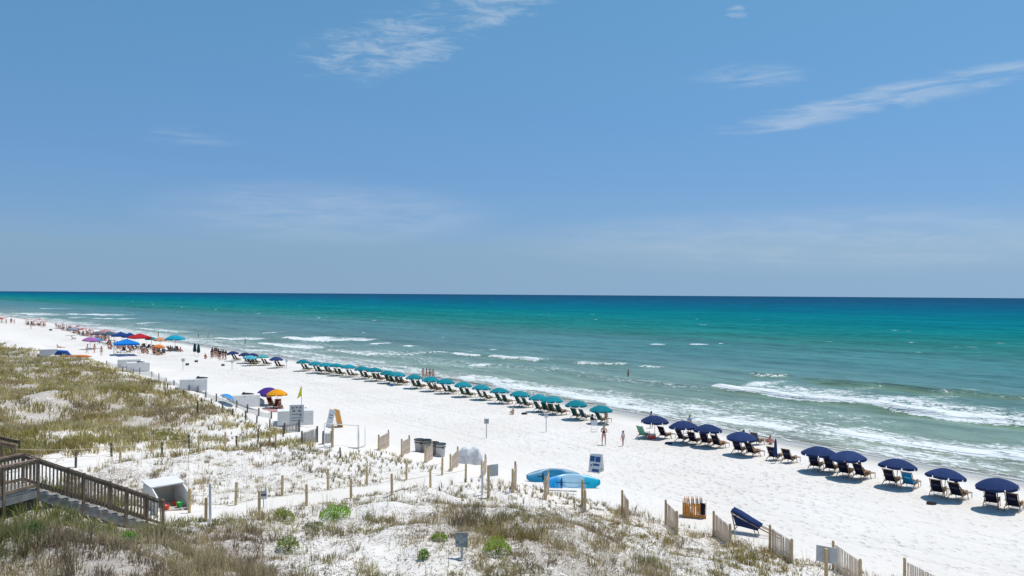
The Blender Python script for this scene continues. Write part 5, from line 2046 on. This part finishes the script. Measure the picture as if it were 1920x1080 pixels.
person('person in a dark red swimsuit walking with a pink wrap below the teal umbrellas', 'carry', at(1132, 835), R(-20), 1.66, ('swimsuit', 'trunks'), ((.16, .02, .05), (.62, .36, .32)), (.60, .35, .27), (.42, .30, .16))
person('small child in a white top and dark trousers beside the walking adult', 'stand', at(1168, 836.5), R(40), 1.22, ('shirt', 'trunks'), ((.72, .62, .66), (.30, .27, .22)), (.62, .38, .30), (.06, .04, .03))
SWC = [(.5, .06, .08), (.03, .05, .16), (.55, .25, .1), (.6, .6, .62), (.02, .02, .03), (.06, .25, .3)]
for k, (a, b, lab, ps) in enumerate([(793, 712, 'leftmost of four people standing in the swash behind the teal umbrellas', 'stand'), (799.5, 713, 'second from left of four people standing in the swash', 'walk'),
                                     (806, 713.5, 'third from left of four people standing in the swash', 'stand'), (812, 713.5, 'rightmost of four people standing in the swash', 'stand')]):
    person(lab, ps, at(a, b), R(30 + 60 * k), 1.68, ('trunks',) if k % 2 else ('swimsuit',), (SWC[(k * 2) % 6],), group='four people at the water by the teal row')
# bathers
for a, b, h, lab, c_ in [(1178, 704, 1.6, 'lone bather in red standing waist deep in the surf', (.6, .06, .05)), (460, 645, 1.75, 'bather standing in the surf above the far navy umbrellas', (.04, .05, .09)),
                         (372, 633, 1.75, 'left one of two bathers far out above the sign', (.05, .06, .1)), (390, 634, 1.75, 'right one of two bathers far out above the sign', (.08, .06, .1)),
                         (297, 632, 1.8, 'dark bather at the water beyond the red tent', (.03, .03, .05))]:
    q = at(a, b, z=0.0)
    s_, u_ = coast(np.array([q.x]), np.array([q.y]))
    q.z = -0.62 if float(s_[0]) > 4 else ground(q.x, q.y)
    person(lab, 'stand', q, R(120), h, ('swimsuit', 'trunks'), (c_, c_))


def in_chair(base_px, side, lab, wear, cols):
    base = at(*base_px)
    q = seat_spot(base, side)
    person(lab, 'recline', q, FACE, 1.68, wear, cols)


in_chair(navy_px[1], 1, 'person in a yellow towel reclining right under the second navy umbrella', ('swimsuit', 'trunks'), ((.62, .47, .10), (.62, .47, .12)))
in_chair(navy_px[3], -1, 'person reclining on the left under the fourth navy umbrella', ('trunks',), ((.12, .10, .09),))
in_chair(navy_px[3], 1, 'person reclining on the right under the fourth navy umbrella', ('swimsuit',), ((.03, .03, .05),))
in_chair(navy_px[6], 1, 'person in a pale blue shirt reclining under the seventh navy umbrella', ('shirt', 'trunks'), ((.35, .5, .62), (.5, .35, .25)))
in_chair(navy_px[6], -1, 'person in white reclining on the left under the seventh navy umbrella', ('shirt', 'trunks'), ((.66, .66, .64), (.06, .07, .1)))
in_chair(navy_px[5], 1, 'person reclining under the sixth navy umbrella from the right', ('trunks',), ((.05, .05, .08),))
for k, (a, b) in enumerate([(10, 1), (11, -1), (11, 1), (12, 1), (13, 1), (9, -1), (9, 1), (2, 1), (3, 1)]):
    in_chair(teal_px[a], b, 'person reclining %s under the %s teal umbrella from the right' % ('left' if b < 0 else 'right', place_label(a)), ('swimsuit', 'trunks') if k % 2 else ('trunks',),
             (SWC[k % 6], SWC[k % 6]))
person('person in dark clothes sitting left of the first teal umbrella from the right', 'sit', at(1110, 795), FACE, 1.7, ('shirt', 'trunks'), ((.03, .03, .04), (.03, .03, .04)))
person('person in olive clothes standing under the first teal umbrella', 'stand', at(1136, 796), FACE, 1.55, ('shirt', 'trunks'), ((.24, .20, .11), (.26, .22, .12)), None, (.3, .2, .1))
person('person sitting by a chair left of the purple umbrella pole', 'sit', at(523, 768), R(-120), 1.6, ('shirt', 'trunks'), ((.10, .02, .03), (.05, .02, .02)))
person('child in a sun hat sitting on the sand below the fifth teal umbrella', 'sit', at(962, 777), R(140), 1.3, ('shirt', 'trunks'), ((.62, .48, .30), (.6, .45, .3)), (.62, .40, .28), (.6, .5, .3))
person('person sitting by the water edge right of the sixth navy umbrella', 'sit', at(1444, 834), FACE, 1.5, ('trunks',), ((.6, .10, .08),), (.62, .33, .27))
person('person bathing at the swash behind the navy umbrella', 'sit', at(1394, 826), FACE, 1.7, ('shirt', 'trunks'), ((.05, .05, .06), (.05, .05, .06)))
person('person standing behind the leftmost navy umbrella of the right row', 'stand', at(1221, 803), FACE, 1.55, ('shirt', 'trunks'), ((.35, .4, .5), (.1, .1, .15)))
person('person standing behind the eighth navy umbrella of the right row', 'stand', at(1293, 812), FACE, 1.6, ('shirt', 'trunks'), ((.30, .42, .6), (.1, .1, .15)))
chair('dark beach chair standing alone near the wet sand', at(1420, 834), FACE, (.06, .07, .09), None, 1)
chair('green low chair left of the leftmost navy umbrella', at(1207, 822), FACE, (.10, .34, .24), None, 1, False)

# white folding stand and the cooler things around the rows
g = at(1114, 810)
o = thing('folding_stand', 'white folding sling stand on the sand below the last teal umbrella', 'stand', g, R(-12))
for sx in (-1, 1):
    MB().bar((sx * .26, -.02, -.03), (sx * .26, .06, 1.02), .03, .03).build('leg', 'white', o)
MB().bar((-.26, 0, .22), (.26, 0, .22), .03, .03).build('crossbar', 'white', o)
MB().bar((-.26, 0, .02), (.26, 0, .02), .03, .03).build('crossbar', 'white', o)
MB().box((0, .05, .78), (.50, .02, .46), M=Matrix.Rotation(R(-4), 3, 'X')).build('panel', 'sign_white', o)


def cooler(label, px, py, colr_, sc=1.0):
    o = thing('cooler', label, 'cooler', at(px, py), rng.uniform(0, 3))
    o.scale = (sc,) * 3
    MB().box((0, 0, .17), (.58, .36, .36)).build('body', 'paint', o, False, colr_)
    MB().box((0, 0, .375), (.60, .38, .06)).build('lid', 'white', o)
    MB().tube([(-.3, 0, .30), (-.34, 0, .42), (.34, 0, .42), (.3, 0, .30)], .014, 6).build('handle', 'dark', o, True)


cooler('red cooler on the sand under the leftmost navy umbrella', 1222, 823, (.55, .08, .06))
cooler('red toy cooler near the wet sand right of the lone dark chair', 1442, 829, (.62, .10, .08), .9)
cooler('blue cooler beside the twelfth teal umbrella', 735, 724, (.05, .15, .4))
cooler('dark cooler on the open sand left of the far sign', 351, 685, (.03, .03, .035), .9)
cooler('dark cooler on the open sand below the standing crowd', 418, 686, (.03, .03, .035), .8)
cooler('dark cooler on open sand far left below the pale umbrellas', 95, 620, (.03, .03, .035), 1.3)
cooler('dark box on sand left of the tiny sign', 368, 679, (.03, .03, .035), .9)
for a, b, lab, c_ in ((982, 777, 'dark towel heap on the sand below the teal umbrellas', (.03, .03, .035)), (1252, 833, 'blue bag under the eighth navy umbrella', (.04, .06, .15)),
                      (1745, 946, 'dark bag beside the chair under the second navy umbrella', (.05, .04, .04))):
    o = MB().ball((0, 0, .08), (.26, .18, .12)).ball((.22, .05, .07), (.16, .14, .09)).build('beach_bag', 'cloth', None, True, c_)
    o.location = at(a, b)
    tag(o, lab, 'bag')


# ------------------------------------------------------------------ canopy tents and the crowd on the far beach
def tent(label, px, py, w_, h_, color, rz=0.3):
    root = thing('canopy_tent', label, 'tent', at(px, py), rz, 'canopy tents on the far beach')
    r_ = w_ / 2
    vs = [(-r_, -r_, h_), (r_, -r_, h_), (r_, r_, h_), (-r_, r_, h_), (0, 0, h_ + .85)] + [(-r_, -r_, h_ - .28), (r_, -r_, h_ - .28), (r_, r_, h_ - .28), (-r_, r_, h_ - .28)]
    MB().add(vs, [(0, 1, 4), (1, 2, 4), (2, 3, 4), (3, 0, 4), (5, 6, 1, 0), (6, 7, 2, 1), (7, 8, 3, 2), (8, 5, 0, 3)]).build('canopy', 'fabric', root, False, color)
    for sx in (-1, 1):
        for sy in (-1, 1):
            MB().tube([(sx * r_ * .97, sy * r_ * .97, -.2), (sx * r_ * .97, sy * r_ * .97, h_ - .02)], .035, 6).build('leg', 'white', root, True)
    return root


tent('large bright blue canopy tent nearest on the far beach', 237, 665, 4.3, 2.15, (.008, .20, .62), .5)
tent('red canopy tent behind the bright blue one', 262, 650, 4.0, 2.1, (.50, .02, .03), .7)
tent('dark blue canopy tent behind and left of the red one', 226, 645, 3.4, 2.0, (.015, .06, .22), .3)
tent('dark blue canopy tent touching the left side of the red one', 243, 646, 3.0, 1.9, (.015, .05, .18), .6)
FARU = [(283, 650, (.01, .24, .27), 'teal umbrella right of the red tent', 1.15), (300, 653, (.65, .33, .18), 'peach striped umbrella between the teal and the cyan ones', 1.25),
        (328, 657, (.01, .40, .55), 'large bright cyan umbrella at the right of the far crowd', 1.75), (297, 664, (.75, .22, .04), 'low orange umbrella below the peach striped one', 1.0),
        (169, 655, (.35, .12, .33), 'pink and purple umbrella behind the bending people', 1.35), (178, 653, (.06, .28, .6), 'light blue umbrella beside the pink and purple one', 1.2),
        (183, 641, (.12, .11, .14), 'dark grey umbrella above the pink and purple one', 1.4), (205, 643, (.06, .10, .13), 'dark slate umbrella left of the blue tents', 1.5),
        (137, 629, (.30, .34, .45), 'pale blue grey umbrella alone in front of the far crowd', 1.2), (191, 639, (.50, .05, .05), 'red umbrella beside the dark grey one', 1.1),
        (214, 638, (.60, .32, .36), 'pale pink umbrella behind the dark slate one', 1.2), (197, 632, (.55, .30, .30), 'faded pink umbrella with a red top near the water', 1.2)]
for a, b, c_, lab, sc in FARU:
    umbrella(U_NAVY, lab, at(a, b), c_, None, 1, sc)
RWG = 'red and white umbrellas in the far crowd'
LAB = {'a': 'tiny red and white umbrella in the farthest crowd at the left edge', 'b': 'tiny red and white umbrella in the far cluster left of the sea crowd middle',
       'c': 'small red and white umbrella in the dense far row by the surf'}
for nm, x0, y0, x1, y1, n_ in (('a', 0, 603, 13, 605, 5), ('b', 50, 607, 84, 611, 16), ('c', 108, 614, 172, 630, 30)):
    for k in range(n_):
        f = (k + rng.uniform(-.3, .3)) / max(1, n_ - 1)
        q = at(x0 + (x1 - x0) * f, y0 + (y1 - y0) * f + rng.uniform(-2.2, 2.2))
        rd = rng.uniform(0, 1)
        umbrella(U_TEAL, LAB[nm].replace('red and white', 'whitish' if rd < .4 else 'pale pink' if rd < .78 else 'red'), q, ((.70, .62, .60) if rd < .4 else (.60, .42, .40)) if rd < .78 else (.48, .10, .10), RWG, 0, 1.05 if nm != 'c' else .95)
CL = {'a': 'tiny person in the farthest crowd at the left edge', 'b': 'tiny person among the far cluster of red and white umbrellas', 'c': 'small person in the dense far row of umbrellas by the surf',
      'd': 'small person among the tents and bright umbrellas of the far crowd', 'e': 'small person in the standing group left of the far navy umbrellas', 'f': 'small person seated under the large cyan umbrella'}
for nm, x0, y0, x1, y1, n_, poses in (('a', 0, 605, 30, 607, 6, ('stand',)), ('b', 48, 608, 86, 612, 24, ('stand', 'sit')), ('c', 105, 615, 205, 641, 64, ('stand', 'sit', 'walk')),
                                      ('d', 200, 650, 305, 664, 36, ('stand', 'sit', 'sit')), ('e', 398, 669, 432, 676, 13, ('stand', 'walk')), ('f', 312, 656, 340, 659, 8, ('sit',))):
    for k in range(n_):
        f = rng.uniform(0, 1)
        q = at(x0 + (x1 - x0) * f, y0 + (y1 - y0) * f + rng.uniform(-3, 3) * (1.4 if nm == 'd' else .5))
        ps = poses[int(rng.integers(len(poses)))]
        c_ = SWC[int(rng.integers(6))]
        if nm == 'e':
            c_ = (.02, .025, .04)
        r_ = thing('person', CL[nm], 'person', q, rng.uniform(0, 6), 'people in the far crowd, cluster ' + {'a': 'one', 'b': 'two', 'c': 'three', 'd': 'four', 'e': 'five', 'f': 'six'}[nm])
        obj('body', POSE[ps]['body'], r_, SKINS[int(rng.integers(5))])
        obj('trunks', POSE[ps]['trunks'], r_, c_)
        if rng.uniform() < .5 or nm == 'e':
            obj('shirt', POSE[ps]['shirt'], r_, c_)
        obj('hair', POSE[ps]['hair'], r_, HAIRS[int(rng.integers(4))])
# the ones that stand out
person('person bending forward at the left of the pink umbrella group', 'carry', at(163, 662), R(-60), 1.75, ('trunks',), ((.6, .2, .1),))
person('person standing right of the pink umbrella in front of it', 'stand', at(177, 662), R(60), 1.75, ('trunks',), ((.5, .12, .1),))
person('pair member standing apart left of the bright blue tent', 'stand', at(190, 667), R(20), 1.75, ('shirt', 'trunks'), ((.55, .3, .22), (.4, .2, .12)))
person('person walking alone far out on the open sand at the left', 'walk', at(58, 617), R(90), 1.75, ('trunks',), ((.4, .33, .2),))
person('person lying on the sand above the dune crest at the left', 'lie', at(113, 652), R(-80), 1.8, ('trunks',), ((.04, .05, .06),))
person('dark clad person standing at the left of the far sign posts', 'stand', at(397, 673), R(20), 1.75, ('shirt', 'trunks'), ((.02, .02, .03), (.02, .02, .03)))
person('dark clad person standing in front of the standing group', 'stand', at(412, 676), R(20), 1.7, ('shirt', 'trunks'), ((.03, .03, .04), (.03, .03, .04)))
chair('dark beach chair alone in front of the far crowd', at(138, 637), FACE, (.03, .05, .05), None, 0)
furled('left one of two furled dark umbrellas before the standing group', at(365, 666), 2.3, (.02, .05, .06), .34)
furled('right one of two furled dark umbrellas before the standing group', at(372, 668), 2.3, (.02, .05, .06), .34)
person('person in red sitting right of the two furled umbrellas', 'sit', at(385, 673), R(10), 1.8, ('shirt', 'trunks'), ((.55, .06, .07), (.5, .05, .05)))
g = at(147, 671)
o = MB().tube([(-1.75, 0, .16), (-1.2, 0, .2), (0, 0, .22), (1.2, 0, .2), (1.75, 0, .18)], [.05, .30, .36, .32, .06], 10, squash=.55).build('orange_kayak', 'paint', None, True, (.80, .26, .06))
o.location = g
o.rotation_euler = (0, 0, R(4))
tag(o, 'orange kayak on the sand beyond the dune crest', 'kayak')
o = MB().tube([(-1.2, 0, .2), (-.7, 0, .5), (.4, .1, .45), (1.0, .1, .1)], [.08, .36, .34, .08], 8).build('blue_float', 'cloth', None, True, (.02, .10, .38))
o.location = at(119, 668)
tag(o, 'blue float lying left of the orange kayak', 'float')
for a, b, c_, lab in ((228, 668, (.06, .07, .25), 'dark blue towel under the bright blue tent'), (247, 667, (.07, .06, .22), 'purple towel at the right under the bright blue tent'), (515, 769, (.55, .30, .28), 'pinkish shadow of the orange umbrella, painted as a flat sheet')):
    o = MB().box((0, 0, .03), (2.2, 1.5, .03)).build('towel_shadow_sheet', 'cloth', None, False, c_)  # two are towels; the pinkish sheet stands in for the umbrella's shadow
    o.location = at(a, b)
    o.rotation_euler = (0, 0, FACE)
    tag(o, lab, 'towel')

for k, (a, b) in enumerate([(231, 660), (240, 662), (246, 660), (252, 657), (270, 653), (276, 655), (284, 655), (290, 657), (318, 659), (334, 659), (300, 666), (306, 665), (222, 664), (176, 640), (188, 645), (199, 648), (210, 652), (232, 651), (258, 655)]):
    chair('dark low beach chair among the tents and umbrellas of the far crowd', at(a, b), rng.uniform(0, 6), [(.03, .04, .09), (.06, .03, .05), (.02, .05, .06), (.10, .10, .12)][k % 4], 'chairs among the far tents', 0)
for o in list(scene.objects):
    lb = o.get('label')
    if lb and len(lb.replace(',', ' ').split()) > 16:
        print('LONG LABEL', o.name, lb)
